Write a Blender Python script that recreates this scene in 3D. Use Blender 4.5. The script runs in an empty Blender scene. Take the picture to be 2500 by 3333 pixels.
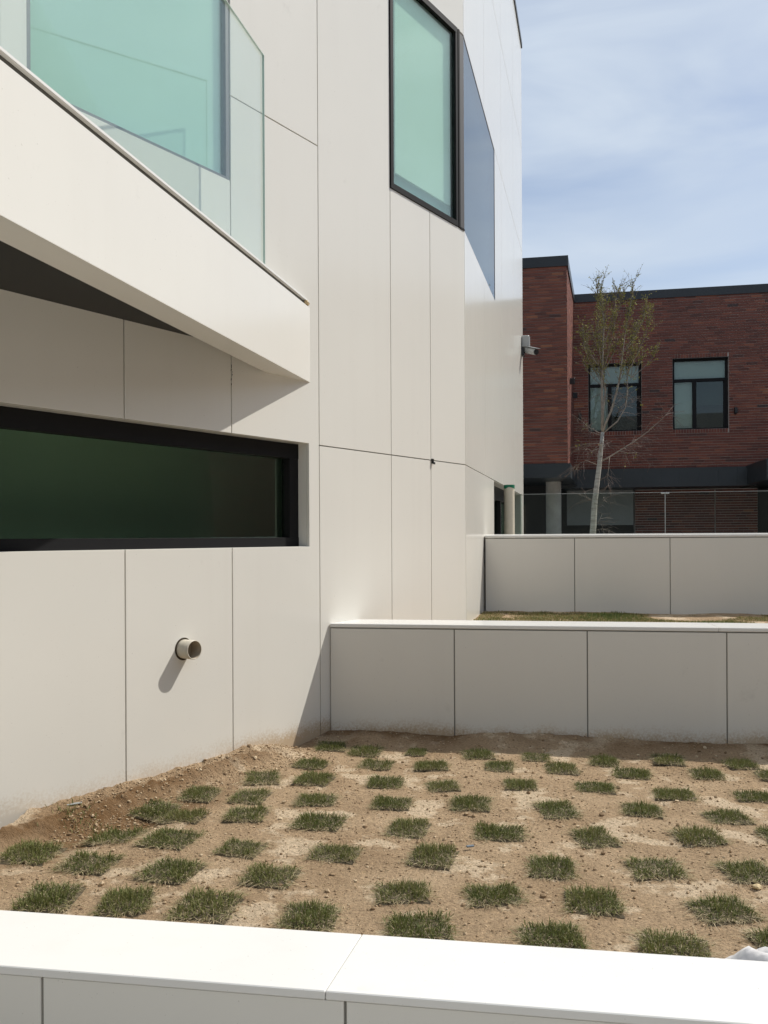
import bpy, bmesh, math, random
import numpy as np
from mathutils import Vector, Matrix

random.seed(7)
rng = np.random.default_rng(7)
SC = bpy.context.scene
COL = SC.collection

# ------------------------------------------------------------------ camera, sky, sun, exposure
EYE = 1.30                                   # metres above the soil of the lower bed
cam_d = bpy.data.cameras.new('camera')
cam = bpy.data.objects.new('camera', cam_d)
COL.objects.link(cam)
cam_d.sensor_fit = 'HORIZONTAL'
cam_d.sensor_width = 36.0
cam_d.lens = 2792.0 / 2500.0 * 36.0
cam_d.shift_y = (1749.0 - 1666.5) / 2500.0
cam_d.clip_start = 0.05
cam_d.clip_end = 2000.0
cam.matrix_world = (Matrix.Translation((0, 0, EYE)) @ Matrix.Rotation(math.radians(90), 4, 'X')
                    @ Matrix.Rotation(-0.005, 4, 'Z'))
SC.camera = cam

SUN_DIR = Vector((0.623, 0.237, 0.745)).normalized()      # towards the sun
sun_d = bpy.data.lights.new('sun', 'SUN')
sun_d.energy = 4.0
sun_d.angle = math.radians(0.53)
sun_d.color = (1.0, 0.955, 0.875)
sun = bpy.data.objects.new('sun', sun_d)
COL.objects.link(sun)
sun.rotation_euler = (-SUN_DIR).to_track_quat('-Z', 'Y').to_euler()
sun.location = (20, 8, 25)

world = bpy.data.worlds.new('World')
SC.world = world
world.use_nodes = True
nt = world.node_tree
nt.nodes.clear()
w_out = nt.nodes.new('ShaderNodeOutputWorld')
w_bg = nt.nodes.new('ShaderNodeBackground')
w_sky = nt.nodes.new('ShaderNodeTexSky')
w_sky.sky_type = 'NISHITA'
w_sky.sun_disc = False
w_sky.sun_elevation = math.asin(SUN_DIR.z)
w_sky.sun_rotation = math.atan2(SUN_DIR.x, SUN_DIR.y)
w_sky.air_density = 1.0
w_sky.dust_density = 1.6
w_sky.ozone_density = 2.0
SKY = 0.125
w_bg.inputs['Strength'].default_value = SKY
# thin high cloud, the same all over the dome
tc = nt.nodes.new('ShaderNodeTexCoord')
mp = nt.nodes.new('ShaderNodeMapping')
mp.inputs['Scale'].default_value = (1.0, 1.3, 3.6)
mp.inputs['Rotation'].default_value = (0.0, 0.25, 0.4)
nz = nt.nodes.new('ShaderNodeTexNoise')
nz.inputs['Scale'].default_value = 2.6
nz.inputs['Detail'].default_value = 5.0
nz.inputs['Roughness'].default_value = 0.5
nz.inputs['Distortion'].default_value = 0.5
rp = nt.nodes.new('ShaderNodeValToRGB')
rp.color_ramp.elements[0].position = 0.38
rp.color_ramp.elements[0].color = (0.30, 0.30, 0.30, 1)
rp.color_ramp.elements[1].position = 0.64
rp.color_ramp.elements[1].color = (0.92, 0.92, 0.92, 1)
mx = nt.nodes.new('ShaderNodeMix')
mx.data_type = 'RGBA'
mx.inputs['B'].default_value = (5.35, 6.05, 6.9, 1)
L = nt.links.new
L(tc.outputs['Generated'], mp.inputs['Vector'])
L(mp.outputs['Vector'], nz.inputs['Vector'])
L(nz.outputs['Fac'], rp.inputs['Fac'])
L(rp.outputs['Color'], mx.inputs['Factor'])
L(w_sky.outputs['Color'], mx.inputs['A'])
L(mx.outputs['Result'], w_bg.inputs['Color'])
L(w_bg.outputs['Background'], w_out.inputs['Surface'])

SC.view_settings.view_transform = 'Standard'
SC.view_settings.look = 'None'
SC.view_settings.exposure = 0.0
SC.view_settings.gamma = 1.0
SC.view_settings.use_curve_mapping = False
SC.cycles.use_denoising = True
SC.cycles.max_bounces = 10
SC.cycles.transparent_max_bounces = 16
SC.cycles.sample_clamp_indirect = 6.0

# ------------------------------------------------------------------ materials
def new_mat(name):
    m = bpy.data.materials.new(name)
    m.use_nodes = True
    return m, m.node_tree, m.node_tree.nodes['Principled BSDF']

def node(t, kind, **kw):
    n = t.nodes.new(kind)
    for k, v in kw.items():
        setattr(n, k, v)
    return n

def noise(t, scale, detail=4.0, rough=0.55, vec=None):
    n = node(t, 'ShaderNodeTexNoise')
    n.inputs['Scale'].default_value = scale
    n.inputs['Detail'].default_value = detail
    n.inputs['Roughness'].default_value = rough
    if vec is not None:
        t.links.new(vec, n.inputs['Vector'])
    return n

def ramp(t, src, stops):
    r = node(t, 'ShaderNodeValToRGB')
    el = r.color_ramp.elements
    while len(el) < len(stops):
        el.new(0.5)
    for e, (p, c) in zip(el, stops):
        e.position = p
        e.color = (*c, 1) if len(c) == 3 else c
    t.links.new(src, r.inputs['Fac'])
    return r

def mixc(t, fac, a, b):
    m = node(t, 'ShaderNodeMix', data_type='RGBA')
    for key, v in (('Factor', fac), ('A', a), ('B', b)):
        if isinstance(v, (int, float)):
            m.inputs[key].default_value = v
        elif isinstance(v, tuple):
            m.inputs[key].default_value = (*v, 1)
        else:
            t.links.new(v, m.inputs[key])
    return m.outputs['Result']

def mathn(t, op, a, b=None, clamp=False):
    m = node(t, 'ShaderNodeMath', operation=op, use_clamp=clamp)
    for i, v in enumerate((a, b)):
        if v is None:
            continue
        if isinstance(v, (int, float)):
            m.inputs[i].default_value = v
        else:
            t.links.new(v, m.inputs[i])
    return m.outputs[0]

def geo_pos(t):
    return node(t, 'ShaderNodeNewGeometry').outputs['Position']

def simple(name, col, rough=0.5, metal=0.0, spec=0.5, var=0.0, vscale=6.0, bump=0.0, bscale=60.0):
    m, t, b = new_mat(name)
    b.inputs['Roughness'].default_value = rough
    b.inputs['Metallic'].default_value = metal
    b.inputs['Specular IOR Level'].default_value = spec
    if var:
        p = geo_pos(t)
        n = noise(t, vscale, 5.0, 0.6, p)
        lo = tuple(c * (1 - var) for c in col)
        hi = tuple(min(1.0, c * (1 + var)) for c in col)
        r = ramp(t, n.outputs['Fac'], [(0.3, lo), (0.7, hi)])
        t.links.new(r.outputs['Color'], b.inputs['Base Color'])
    else:
        b.inputs['Base Color'].default_value = (*col, 1)
    if bump:
        n2 = noise(t, bscale, 4.0, 0.6, geo_pos(t))
        bp = node(t, 'ShaderNodeBump')
        bp.inputs['Strength'].default_value = bump
        bp.inputs['Distance'].default_value = 0.01
        t.links.new(n2.outputs['Fac'], bp.inputs['Height'])
        t.links.new(bp.outputs['Normal'], b.inputs['Normal'])
    return m

def panel_mat(name, rough, splash, tint=(0.775, 0.755, 0.698)):
    """Cream-white cladding: faint mottling, specks, dried mud spattered up from the soil line."""
    m, t, b = new_mat(name)
    p = geo_pos(t)
    n1 = noise(t, 1.1, 4.0, 0.55, p)
    base = ramp(t, n1.outputs['Fac'], [(0.3, tuple(c * 0.97 for c in tint)), (0.7, tint)])
    col = base.outputs['Color']
    # rare dark specks
    n2 = noise(t, 130.0, 1.0, 0.4, p)
    sp = ramp(t, n2.outputs['Fac'], [(0.77, (0, 0, 0)), (0.80, (1, 1, 1))])
    col = mixc(t, mathn(t, 'MULTIPLY', sp.outputs['Color'], 0.35), col, (0.30, 0.27, 0.22))
    # soft vertical wash marks
    mpv = node(t, 'ShaderNodeMapping')
    mpv.inputs['Scale'].default_value = (7.0, 7.0, 0.35)
    t.links.new(p, mpv.inputs['Vector'])
    n3 = noise(t, 1.0, 3.0, 0.5, mpv.outputs['Vector'])
    st = ramp(t, n3.outputs['Fac'], [(0.55, (0, 0, 0)), (0.8, (1, 1, 1))])
    col = mixc(t, mathn(t, 'MULTIPLY', st.outputs['Color'], 0.10), col, (0.62, 0.59, 0.53))
    n7 = noise(t, 4.5, 7.0, 0.66, p)
    sc = ramp(t, n7.outputs['Fac'], [(0.66, (0, 0, 0)), (0.74, (1, 1, 1))])
    col = mixc(t, mathn(t, 'MULTIPLY', sc.outputs['Color'], 0.16), col, (0.42, 0.40, 0.36))
    if splash:
        sx = node(t, 'ShaderNodeSeparateXYZ')
        t.links.new(p, sx.inputs[0])
        z = sx.outputs['Z']
        low = mathn(t, 'SUBTRACT', 1.0, mathn(t, 'DIVIDE', mathn(t, 'SUBTRACT', z, splash - 0.08), 0.30, True), True)
        low2 = mathn(t, 'POWER', low, 2.2)
        n4 = noise(t, 75.0, 5.0, 0.75, p)
        n5 = noise(t, 3.1, 3.0, 0.5, p)
        s4 = mathn(t, 'MULTIPLY', n4.outputs['Fac'], mathn(t, 'ADD', 0.25, n5.outputs['Fac']))
        k = mathn(t, 'MULTIPLY', mathn(t, 'SUBTRACT', mathn(t, 'MULTIPLY', mathn(t, 'ADD', low2, 0.18), s4), 0.15, True), 7.0, True)
        near = mathn(t, 'DIVIDE', mathn(t, 'SUBTRACT', sx.outputs['Y'], 4.75), 0.5, True)       # the corner where the spade work spattered most
        k = mathn(t, 'MULTIPLY', k, mathn(t, 'MINIMUM', mathn(t, 'MULTIPLY', low2, 1.8), mathn(t, 'ADD', 0.42, mathn(t, 'MULTIPLY', near, 0.40))))
        col = mixc(t, k, col, (0.47, 0.34, 0.20))
    t.links.new(col, b.inputs['Base Color'])
    b.inputs['Roughness'].default_value = rough
    b.inputs['Specular IOR Level'].default_value = 0.36
    # very slight sheet waviness
    n6 = noise(t, 2.2, 2.0, 0.5, p)
    bp = node(t, 'ShaderNodeBump')
    bp.inputs['Strength'].default_value = 0.10
    bp.inputs['Distance'].default_value = 0.01
    t.links.new(n6.outputs['Fac'], bp.inputs['Height'])
    t.links.new(bp.outputs['Normal'], b.inputs['Normal'])
    return m

M = {}
M['panel'] = panel_mat('cladding_panel', 0.16, 0.10)
M['wallpanel'] = panel_mat('retaining_panel', 0.30, 0.06)
M['cleanpanel'] = panel_mat('parapet_panel', 0.30, 0)
M['coping'] = panel_mat('coping_stone', 0.21, 0, (0.80, 0.79, 0.76))
M['joint'] = simple('joint_grey', (0.36, 0.35, 0.32), 0.8)  # plain grey of the backing seen through the panel joints
M['groove'] = simple('groove_shade', (0.13, 0.125, 0.11), 0.9)  # dark colour deepens the shade of the recess under the cap
M['core'] = simple('core_dark', (0.05, 0.05, 0.05), 0.9)
M['frame'] = simple('black_frame', (0.013, 0.013, 0.014), 0.6, 0.0, 0.15)
M['frame_grey'] = simple('grey_frame', (0.10, 0.10, 0.105), 0.45)
M['post'] = simple('bronze_grey_post', (0.075, 0.07, 0.066), 0.45)
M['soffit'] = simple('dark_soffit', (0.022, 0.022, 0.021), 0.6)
M['blind'] = simple('white_blind', (0.70, 0.715, 0.69), 0.8, var=0.03, vscale=1.5)
M['reflection_teal'] = simple('painted_reflection_teal', (0.40, 0.50, 0.50), 0.8)  # colour imitates a dull reflection band in the corner window
M['interior'] = simple('interior_wall', (0.60, 0.62, 0.58), 0.9, var=0.05, vscale=1.2)
M['room'] = simple('dim_room', (0.06, 0.07, 0.06), 0.9)
M['pvc'] = simple('cream_pvc', (0.60, 0.55, 0.45), 0.35, var=0.06, vscale=25)
M['pvc_in'] = simple('pvc_inside_dirty', (0.33, 0.27, 0.19), 0.6, var=0.15, vscale=30)
M['green_tape'] = simple('green_tape', (0.01, 0.16, 0.09), 0.4)
M['hole'] = simple('drilled_hole', (0.05, 0.035, 0.02), 0.9)
M['cctv'] = simple('cctv_grey', (0.30, 0.31, 0.31), 0.45)
M['pale_seal'] = simple('pale_seal', (0.30, 0.32, 0.32), 0.4)
M['black'] = simple('black_plastic', (0.012, 0.012, 0.013), 0.35)
M['cap_metal'] = simple('dark_metal_capping', (0.022, 0.025, 0.028), 0.4, 0.0, 0.5, var=0.1, vscale=2)
M['slate'] = simple('slate_fascia', (0.028, 0.036, 0.042), 0.4, var=0.12, vscale=1.5)
M['mortar'] = simple('mortar', (0.52, 0.47, 0.43), 0.95, var=0.15, vscale=5)
M['concrete'] = simple('concrete', (0.42, 0.41, 0.38), 0.85, var=0.14, vscale=3.5, bump=0.15, bscale=25)
M['concrete_dim'] = simple('grey_render', (0.30, 0.31, 0.30), 0.85, var=0.08, vscale=2)
M['ground'] = simple('far_ground', (0.20, 0.185, 0.16), 0.95, var=0.2, vscale=0.4)
M['paving'] = simple('paving', (0.48, 0.445, 0.385), 0.9, var=0.12, vscale=2.5, bump=0.1, bscale=40)
M['bark_dark'] = simple('birch_twig', (0.17, 0.13, 0.11), 0.8, var=0.25, vscale=20)
M['sheet'] = simple('white_plastic_sheet', (0.70, 0.68, 0.67), 0.35, var=0.05, vscale=12)
M['blue_scrap'] = simple('blue_grey_scrap', (0.15, 0.19, 0.23), 0.4)
M['foam'] = simple('cream_foam', (0.55, 0.42, 0.23), 0.7, var=0.2, vscale=120)
M['lamp'] = simple('lamp_black', (0.014, 0.014, 0.016), 0.4)
M['steel'] = simple('steel', (0.45, 0.46, 0.46), 0.3, 0.8)
M['straw'] = simple('straw', (0.46, 0.36, 0.20), 0.8, var=0.25, vscale=40)

def glass_mat(name, tint, extra, rough=0.0, fk=0.8):
    m, t, b = new_mat(name)
    t.nodes.remove(b)
    out = t.nodes['Material Output']
    tr = node(t, 'ShaderNodeBsdfTransparent')
    tr.inputs['Color'].default_value = (*tint, 1)
    gl = node(t, 'ShaderNodeBsdfGlossy')
    gl.inputs['Roughness'].default_value = rough
    gl.inputs['Color'].default_value = (0.95, 0.97, 0.97, 1)
    fr = node(t, 'ShaderNodeFresnel')
    fr.inputs['IOR'].default_value = 1.45
    fac = mathn(t, 'ADD', mathn(t, 'MULTIPLY', fr.outputs['Fac'], fk), extra, True)
    ms = node(t, 'ShaderNodeMixShader')
    t.links.new(fac, ms.inputs['Fac'])
    t.links.new(tr.outputs[0], ms.inputs[1])
    t.links.new(gl.outputs[0], ms.inputs[2])
    t.links.new(ms.outputs[0], out.inputs['Surface'])
    return m

M['glass_green'] = glass_mat('green_window_glass', (0.885, 0.99, 0.935), 0.0, fk=0.38)
M['glass_dark'] = glass_mat('dark_green_window_glass', (0.825, 0.94, 0.85), 0.0, fk=0.3)
M['glass_clear'] = glass_mat('pale_green_balustrade_glass', (0.945, 0.985, 0.962), 0.0, fk=0.22)
M['glass_fence'] = glass_mat('fence_glass', (0.90, 0.94, 0.92), 0.0, fk=0.4)
M['glass_side'] = glass_mat('grey_window_glass', (0.45, 0.55, 0.55), 0.10)
M['glass_far'] = glass_mat('far_window_glass', (0.80, 0.86, 0.84), 0.02)
M['glass_edge'] = simple('glass_edge', (0.58, 0.63, 0.60), 0.3)

def attr_mat(name, stops, rough, attr='tone', trans=0.0, spec=0.3):
    m, t, b = new_mat(name)
    a = node(t, 'ShaderNodeAttribute', attribute_name=attr)
    r = ramp(t, a.outputs['Fac'], stops)
    t.links.new(r.outputs['Color'], b.inputs['Base Color'])
    b.inputs['Roughness'].default_value = rough
    b.inputs['Specular IOR Level'].default_value = spec
    if trans:
        out = t.nodes['Material Output']
        tl = node(t, 'ShaderNodeBsdfTranslucent')
        t.links.new(r.outputs['Color'], tl.inputs['Color'])
        ms = node(t, 'ShaderNodeMixShader')
        ms.inputs['Fac'].default_value = trans
        t.links.new(b.outputs[0], ms.inputs[1])
        t.links.new(tl.outputs[0], ms.inputs[2])
        t.links.new(ms.outputs[0], out.inputs['Surface'])
    return m

M['grass'] = attr_mat('turf_blades', [(0.0, (0.078, 0.102, 0.026)), (0.45, (0.148, 0.170, 0.048)),
                                      (0.78, (0.245, 0.235, 0.090)), (0.86, (0.36, 0.295, 0.165)), (1.0, (0.60, 0.50, 0.33))], 0.6, trans=0.25)
M['dry_grass'] = attr_mat('dry_turf', [(0.0, (0.085, 0.135, 0.035)), (0.40, (0.165, 0.19, 0.06)),
                                       (0.68, (0.28, 0.23, 0.10)), (1.0, (0.46, 0.37, 0.20))], 0.7, trans=0.2)
M['leaf'] = attr_mat('birch_leaf', [(0.0, (0.14, 0.145, 0.022)), (0.6, (0.26, 0.25, 0.05)), (1.0, (0.52, 0.48, 0.18))], 0.5, trans=0.35)
M['brick'] = attr_mat('brick', [(0.0, (0.060, 0.050, 0.052)), (0.07, (0.09, 0.050, 0.045)), (0.12, (0.120, 0.052, 0.043)),
                                (0.6, (0.205, 0.076, 0.056)), (0.85, (0.265, 0.102, 0.066)), (1.0, (0.33, 0.145, 0.080))], 0.85)
M['crumb'] = attr_mat('soil_crumbs', [(0.0, (0.19, 0.125, 0.07)), (0.5, (0.38, 0.27, 0.165)), (1.0, (0.62, 0.50, 0.34))], 0.95)

def soil_mat():
    m, t, b = new_mat('bare_soil')
    p = geo_pos(t)
    n1 = noise(t, 2.4, 5.0, 0.6, p)
    base = ramp(t, n1.outputs['Fac'], [(0.30, (0.345, 0.238, 0.142)), (0.55, (0.435, 0.312, 0.195)), (0.75, (0.50, 0.372, 0.242))])
    col = base.outputs['Color']
    # dry sandy crust patches with a ragged outline
    n2 = noise(t, 3.4, 7.0, 0.62, p)
    pa = ramp(t, n2.outputs['Fac'], [(0.535, (0, 0, 0)), (0.585, (1, 1, 1))])
    n3 = noise(t, 85.0, 5.0, 0.7, p)
    col = mixc(t, mathn(t, 'MULTIPLY', pa.outputs['Color'], 0.72), col, (0.68, 0.545, 0.385))
    gr = ramp(t, n3.outputs['Fac'], [(0.32, (0.42, 0.40, 0.37)), (0.47, (0.95, 0.95, 0.95)), (0.56, (1, 1, 1)), (0.68, (1.5, 1.47, 1.4))])
    mm = node(t, 'ShaderNodeMix', data_type='RGBA', blend_type='MULTIPLY')
    mm.inputs['Factor'].default_value = 0.9
    t.links.new(col, mm.inputs['A'])
    t.links.new(gr.outputs['Color'], mm.inputs['B'])
    col = mm.outputs['Result']
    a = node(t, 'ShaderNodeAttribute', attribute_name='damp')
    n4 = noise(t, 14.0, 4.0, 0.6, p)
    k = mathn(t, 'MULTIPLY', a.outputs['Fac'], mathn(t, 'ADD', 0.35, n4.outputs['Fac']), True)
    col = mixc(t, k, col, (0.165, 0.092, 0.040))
    t.links.new(col, b.inputs['Base Color'])
    b.inputs['Roughness'].default_value = 0.95
    b.inputs['Specular IOR Level'].default_value = 0.2
    n5 = noise(t, 120.0, 6.0, 0.75, p)
    n6 = noise(t, 38.0, 4.0, 0.6, p)
    h = mathn(t, 'ADD', n5.outputs['Fac'], mathn(t, 'MULTIPLY', n6.outputs['Fac'], 1.4))
    bp = node(t, 'ShaderNodeBump')
    bp.inputs['Strength'].default_value = 0.9
    bp.inputs['Distance'].default_value = 0.012
    t.links.new(h, bp.inputs['Height'])
    t.links.new(bp.outputs['Normal'], b.inputs['Normal'])
    return m
M['soil'] = soil_mat()

def birch_mat():
    m, t, b = new_mat('birch_bark')
    p = geo_pos(t)
    mpv = node(t, 'ShaderNodeMapping')
    mpv.inputs['Scale'].default_value = (3.0, 3.0, 26.0)
    t.links.new(p, mpv.inputs['Vector'])
    n1 = noise(t, 1.0, 4.0, 0.6, mpv.outputs['Vector'])
    r = ramp(t, n1.outputs['Fac'], [(0.30, (0.06, 0.05, 0.045)), (0.42, (0.34, 0.32, 0.28)), (0.7, (0.52, 0.50, 0.45))])
    t.links.new(r.outputs['Color'], b.inputs['Base Color'])
    b.inputs['Roughness'].default_value = 0.75
    return m
M['birch'] = birch_mat()
M['limb'] = simple('birch_limb', (0.27, 0.23, 0.19), 0.75, var=0.3, vscale=12)

# ------------------------------------------------------------------ mesh helpers
class Fr:
    """Vertical working plane: s along the wall, n out of the wall, z up."""
    def __init__(self, o, d, n_sign=1):
        d = Vector(d).normalized()
        self.o = Vector(o); self.d = d
        self.n = Vector((d.y, -d.x)) * n_sign
    def p(self, s, n, z):
        q = self.o + self.d * s + self.n * n
        return (q.x, q.y, z)

class MB:
    def __init__(self):
        self.v = []; self.f = []; self.mi = []; self.tone = []
    def add(self, vs, fs, mi=0, tone=None):
        o = len(self.v)
        self.v += [tuple(x) for x in vs]
        self.f += [tuple(i + o for i in q) for q in fs]
        self.mi += [mi] * len(fs)
        if tone is not None:
            self.tone += [tone] * len(vs)
    def box(self, fr, s0, s1, n0, n1, z0, z1, mi=0, tone=None):
        vs = [fr.p(s, n, z) for z in (z0, z1) for n in (n0, n1) for s in (s0, s1)]
        fs = [(0, 1, 3, 2), (4, 6, 7, 5), (0, 4, 5, 1), (2, 3, 7, 6), (0, 2, 6, 4), (1, 5, 7, 3)]
        self.add(vs, fs, mi, tone)
    def prism(self, poly, z0, z1, mi=0):
        k = len(poly)
        vs = [(x, y, z0) for x, y in poly] + [(x, y, z1) for x, y in poly]
        fs = [tuple(range(k))[::-1], tuple(range(k, 2 * k))] + [(i, (i + 1) % k, (i + 1) % k + k, i + k) for i in range(k)]
        self.add(vs, fs, mi)
    def wallprism(self, fr, poly, n0, n1, mi=0):
        k = len(poly)
        vs = [fr.p(s, n0, z) for s, z in poly] + [fr.p(s, n1, z) for s, z in poly]
        fs = [tuple(range(k))[::-1], tuple(range(k, 2 * k))] + [(i, (i + 1) % k, (i + 1) % k + k, i + k) for i in range(k)]
        self.add(vs, fs, mi)
    def tube(self, pts, rad, sides=8, mi=0, cap=True, tone=None):
        pts = [Vector(p) for p in pts]
        vs = []; fs = []
        up = Vector((0.31, 0.87, 0.11))
        for i, p in enumerate(pts):
            d = (pts[min(i + 1, len(pts) - 1)] - pts[max(i - 1, 0)]).normalized()
            a = d.cross(up)
            if a.length < 1e-4: a = d.cross(Vector((1, 0, 0)))
            a.normalize(); b = d.cross(a)
            for k in range(sides):
                t = 2 * math.pi * k / sides
                vs.append(p + (a * math.cos(t) + b * math.sin(t)) * rad[i])
        for i in range(len(pts) - 1):
            for k in range(sides):
                k2 = (k + 1) % sides
                fs.append((i * sides + k, i * sides + k2, (i + 1) * sides + k2, (i + 1) * sides + k))
        if cap:
            fs.append(tuple(range(sides))[::-1])
            fs.append(tuple(range((len(pts) - 1) * sides, len(pts) * sides)))
        self.add(vs, fs, mi, tone)
    def mesh(self, name, mats, bevel=0.0, smooth=False):
        me = bpy.data.meshes.new(name)
        me.from_pydata(self.v, [], self.f)
        for m in (mats if isinstance(mats, (list, tuple)) else [mats]):
            me.materials.append(M[m])
        if any(self.mi):
            me.polygons.foreach_set('material_index', self.mi)
        if self.tone:
            at = me.attributes.new('tone', 'FLOAT', 'POINT')
            at.data.foreach_set('value', self.tone)
        bm = bmesh.new(); bm.from_mesh(me)
        bmesh.ops.recalc_face_normals(bm, faces=bm.faces)
        if bevel:
            bmesh.ops.bevel(bm, geom=list(bm.edges), offset=bevel, segments=1, affect='EDGES', clamp_overlap=True)
        bm.to_mesh(me); bm.free()
        if smooth:
            me.polygons.foreach_set('use_smooth', [True] * len(me.polygons))
        return me
    def build(self, name, mats, parent=None, bevel=0.0, smooth=False):
        return link(name, self.mesh(name, mats, bevel, smooth), parent)

def link(name, me, parent=None):
    o = bpy.data.objects.new(name, me)
    COL.objects.link(o)
    if parent is not None:
        o.parent = parent
        o.matrix_parent_inverse = chain(parent).inverted()
    return o

def chain(o):
    m = o.matrix_basis.copy()
    while o.parent:
        m = o.parent.matrix_basis @ o.matrix_parent_inverse @ m if False else m
        o = o.parent
    return m

def tag(o, label=None, cat=None, group=None, kind=None):
    if label: o['label'] = label
    if cat: o['category'] = cat
    if group: o['group'] = group
    if kind: o['kind'] = kind
    return o

def thing(name, loc, label, cat, group=None):
    o = bpy.data.objects.new(name, None)
    o.empty_display_size = 0.1
    COL.objects.link(o)
    o.location = loc
    return tag(o, label, cat, group)

def part(name, mb, mats, parent, **kw):
    """Mesh given in world coordinates, parented below a thing or a part."""
    me = mb.mesh(name, mats, kw.get('bevel', 0.0), kw.get('smooth', False))
    o = bpy.data.objects.new(name, me)
    COL.objects.link(o)
    if parent is not None:
        o.parent = parent
        w = Matrix.Identity(4); q = parent
        loc = Vector((0, 0, 0))
        while q is not None:                       # parents are only ever translated
            loc += q.location; q = q.parent
        o.location = -loc
    return o

def vnoise(x, y, seed):
    """Value noise on arrays."""
    xi = np.floor(x).astype(np.int64); yi = np.floor(y).astype(np.int64)
    xf = x - xi; yf = y - yi
    u = xf * xf * (3 - 2 * xf); v = yf * yf * (3 - 2 * yf)
    def h(a, b):
        n = (a * 374761393 + b * 668265263 + seed * 982451653) & 0x7fffffff
        n = ((n ^ (n >> 13)) * 1274126177) & 0x7fffffff
        return ((n ^ (n >> 16)) & 0xffff) / 65535.0
    return ((h(xi, yi) * (1 - u) + h(xi + 1, yi) * u) * (1 - v) + (h(xi, yi + 1) * (1 - u) + h(xi + 1, yi + 1) * u) * v) * 2 - 1

def fbm(x, y, f, oct, seed):
    r = 0; a = 1.0; tot = 0
    for i in range(oct):
        r = r + a * vnoise(x * f + 31.7 * i, y * f - 17.3 * i, seed + i); tot += a; a *= 0.5; f *= 2.03
    return r / tot

def sstep(a, b, x):
    t = np.clip((x - a) / (b - a), 0, 1)
    return t * t * (3 - 2 * t)

# ------------------------------------------------------------------ the frames of the place
W1 = Fr((-4.302, 0.0), (0.5765, 0.8171))             # long facade, window wall and tower side
W2 = Fr((0.673, 7.05), (0.2425, 0.9701))             # tower flank beyond the corner
TD = (1.0, -0.155)                                   # the terrace walls run this way
MID = Fr((-0.360, 5.586), TD)
UPP = Fr((0.949, 8.153), TD)
FRONT = Fr((-1.063, 2.377), TD)
SILL, HEAD, SOFF, MJ, WTOP, ROOF = 1.244, 1.897, 2.39, 3.817, 5.43, 8.42
G = 0.0035                                           # half a panel joint

# ------------------------------------------------------------------ ground sheets
def sheet(name, pts, z, mat, kind='structure'):
    mb = MB(); mb.add([(x, y, z) for x, y in pts], [tuple(range(len(pts)))])
    o = mb.build(name, mat)
    return tag(o, kind=kind)
sheet('ground', [(-400, -400), (400, -400), (400, 400), (-400, 400)], -0.40, 'ground')
sheet('pavement', [(-14, -14), (26, -14), (26, 2.0), (-14, 2.0)], -0.35, 'paving')
plz = MB(); plz.prism([(1.0, 8.45), (60, -0.6), (60, 60), (-10, 60), (-10, 14.0), (2.2, 14.0)], -0.38, 1.00)
tag(plz.build('plaza', 'paving'), kind='structure')

# ------------------------------------------------------------------ white building
bld = thing('white_building', (0.673, 7.05, 0.0), 'angular white building of large cladding panels with green tinted windows', 'building')
backing = MB()

def clad(fr, s0, s1, z0, z1, gl=G, gr=G, gb=G, gt=G, mat='panel'):
    mb = MB(); mb.box(fr, s0 + gl, s1 - gr, -0.016, 0.0, z0 + gb, z1 - gt)
    part('panel', mb, mat, bld, bevel=0.0012)
    backing.box(fr, s0, s1, -0.10, -0.0168, z0, z1)

cols = [1.00, 1.90, 2.75, 3.60, 4.43, 5.226, 5.966]
for a, b in zip(cols[:-1], cols[1:]):                        # below and above the ribbon window
    clad(W1, a, b, -0.30, SILL, gt=0.0)
    clad(W1, a, b, HEAD, 2.60, gb=0.0)
# tall panel notched round the end of the ribbon window
RW = 6.643
mb = MB()
mb.wallprism(W1, [(5.966 + G, -0.30), (6.746 - G, -0.30), (6.746 - G, MJ - G), (5.966 + G, MJ - G), (5.966 + G, HEAD), (RW, HEAD), (RW, SILL), (5.966 + G, SILL)], -0.022, 0.0)
part('panel', mb, 'panel', bld, bevel=0.0012)
backing.box(W1, 5.966, 6.746, -0.10, -0.028, -0.30, SILL)
backing.box(W1, RW + 0.002, 6.746, -0.10, -0.028, SILL, HEAD)
backing.box(W1, 5.966, 6.746, -0.10, -0.028, HEAD, MJ)
# over the balcony
DOOR_R, BW_L, BW_R, BW_B, BW_T = 4.577, 4.704, 5.962, 3.33, 4.95
clad(W1, DOOR_R, BW_L, 2.60, BW_T + 0.6, gr=0.0, gl=0.0)
clad(W1, BW_L, 5.966, 2.60, BW_B, gl=0.0, gt=0.0)
clad(W1, BW_L, 5.966, BW_T, ROOF, gb=0.0)
clad(W1, 1.00, BW_L, BW_T + 0.6, ROOF)
clad(W1, 5.966, 6.746, MJ, ROOF)
clad(W1, 1.00, 3.30, 2.60, BW_T + 0.6)
# tower side
clad(W1, 6.746, 7.559, -0.30, 1.893)
clad(W1, 6.746, 7.559, 1.893, WTOP + 0.02)
clad(W1, 6.746, 7.559, WTOP + 0.02, ROOF)
for a, b in ((7.559, 8.096), (8.096, 8.628)):
    clad(W1, a, b, -0.30, 1.893, gr=G if b < 8.6 else 0.001)
    clad(W1, a, b, 1.893, MJ, gr=G if b < 8.6 else 0.001, gt=0.0)
clad(W1, 7.559, 8.628, WTOP, ROOF, gr=0.001, gb=0.0)
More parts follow.
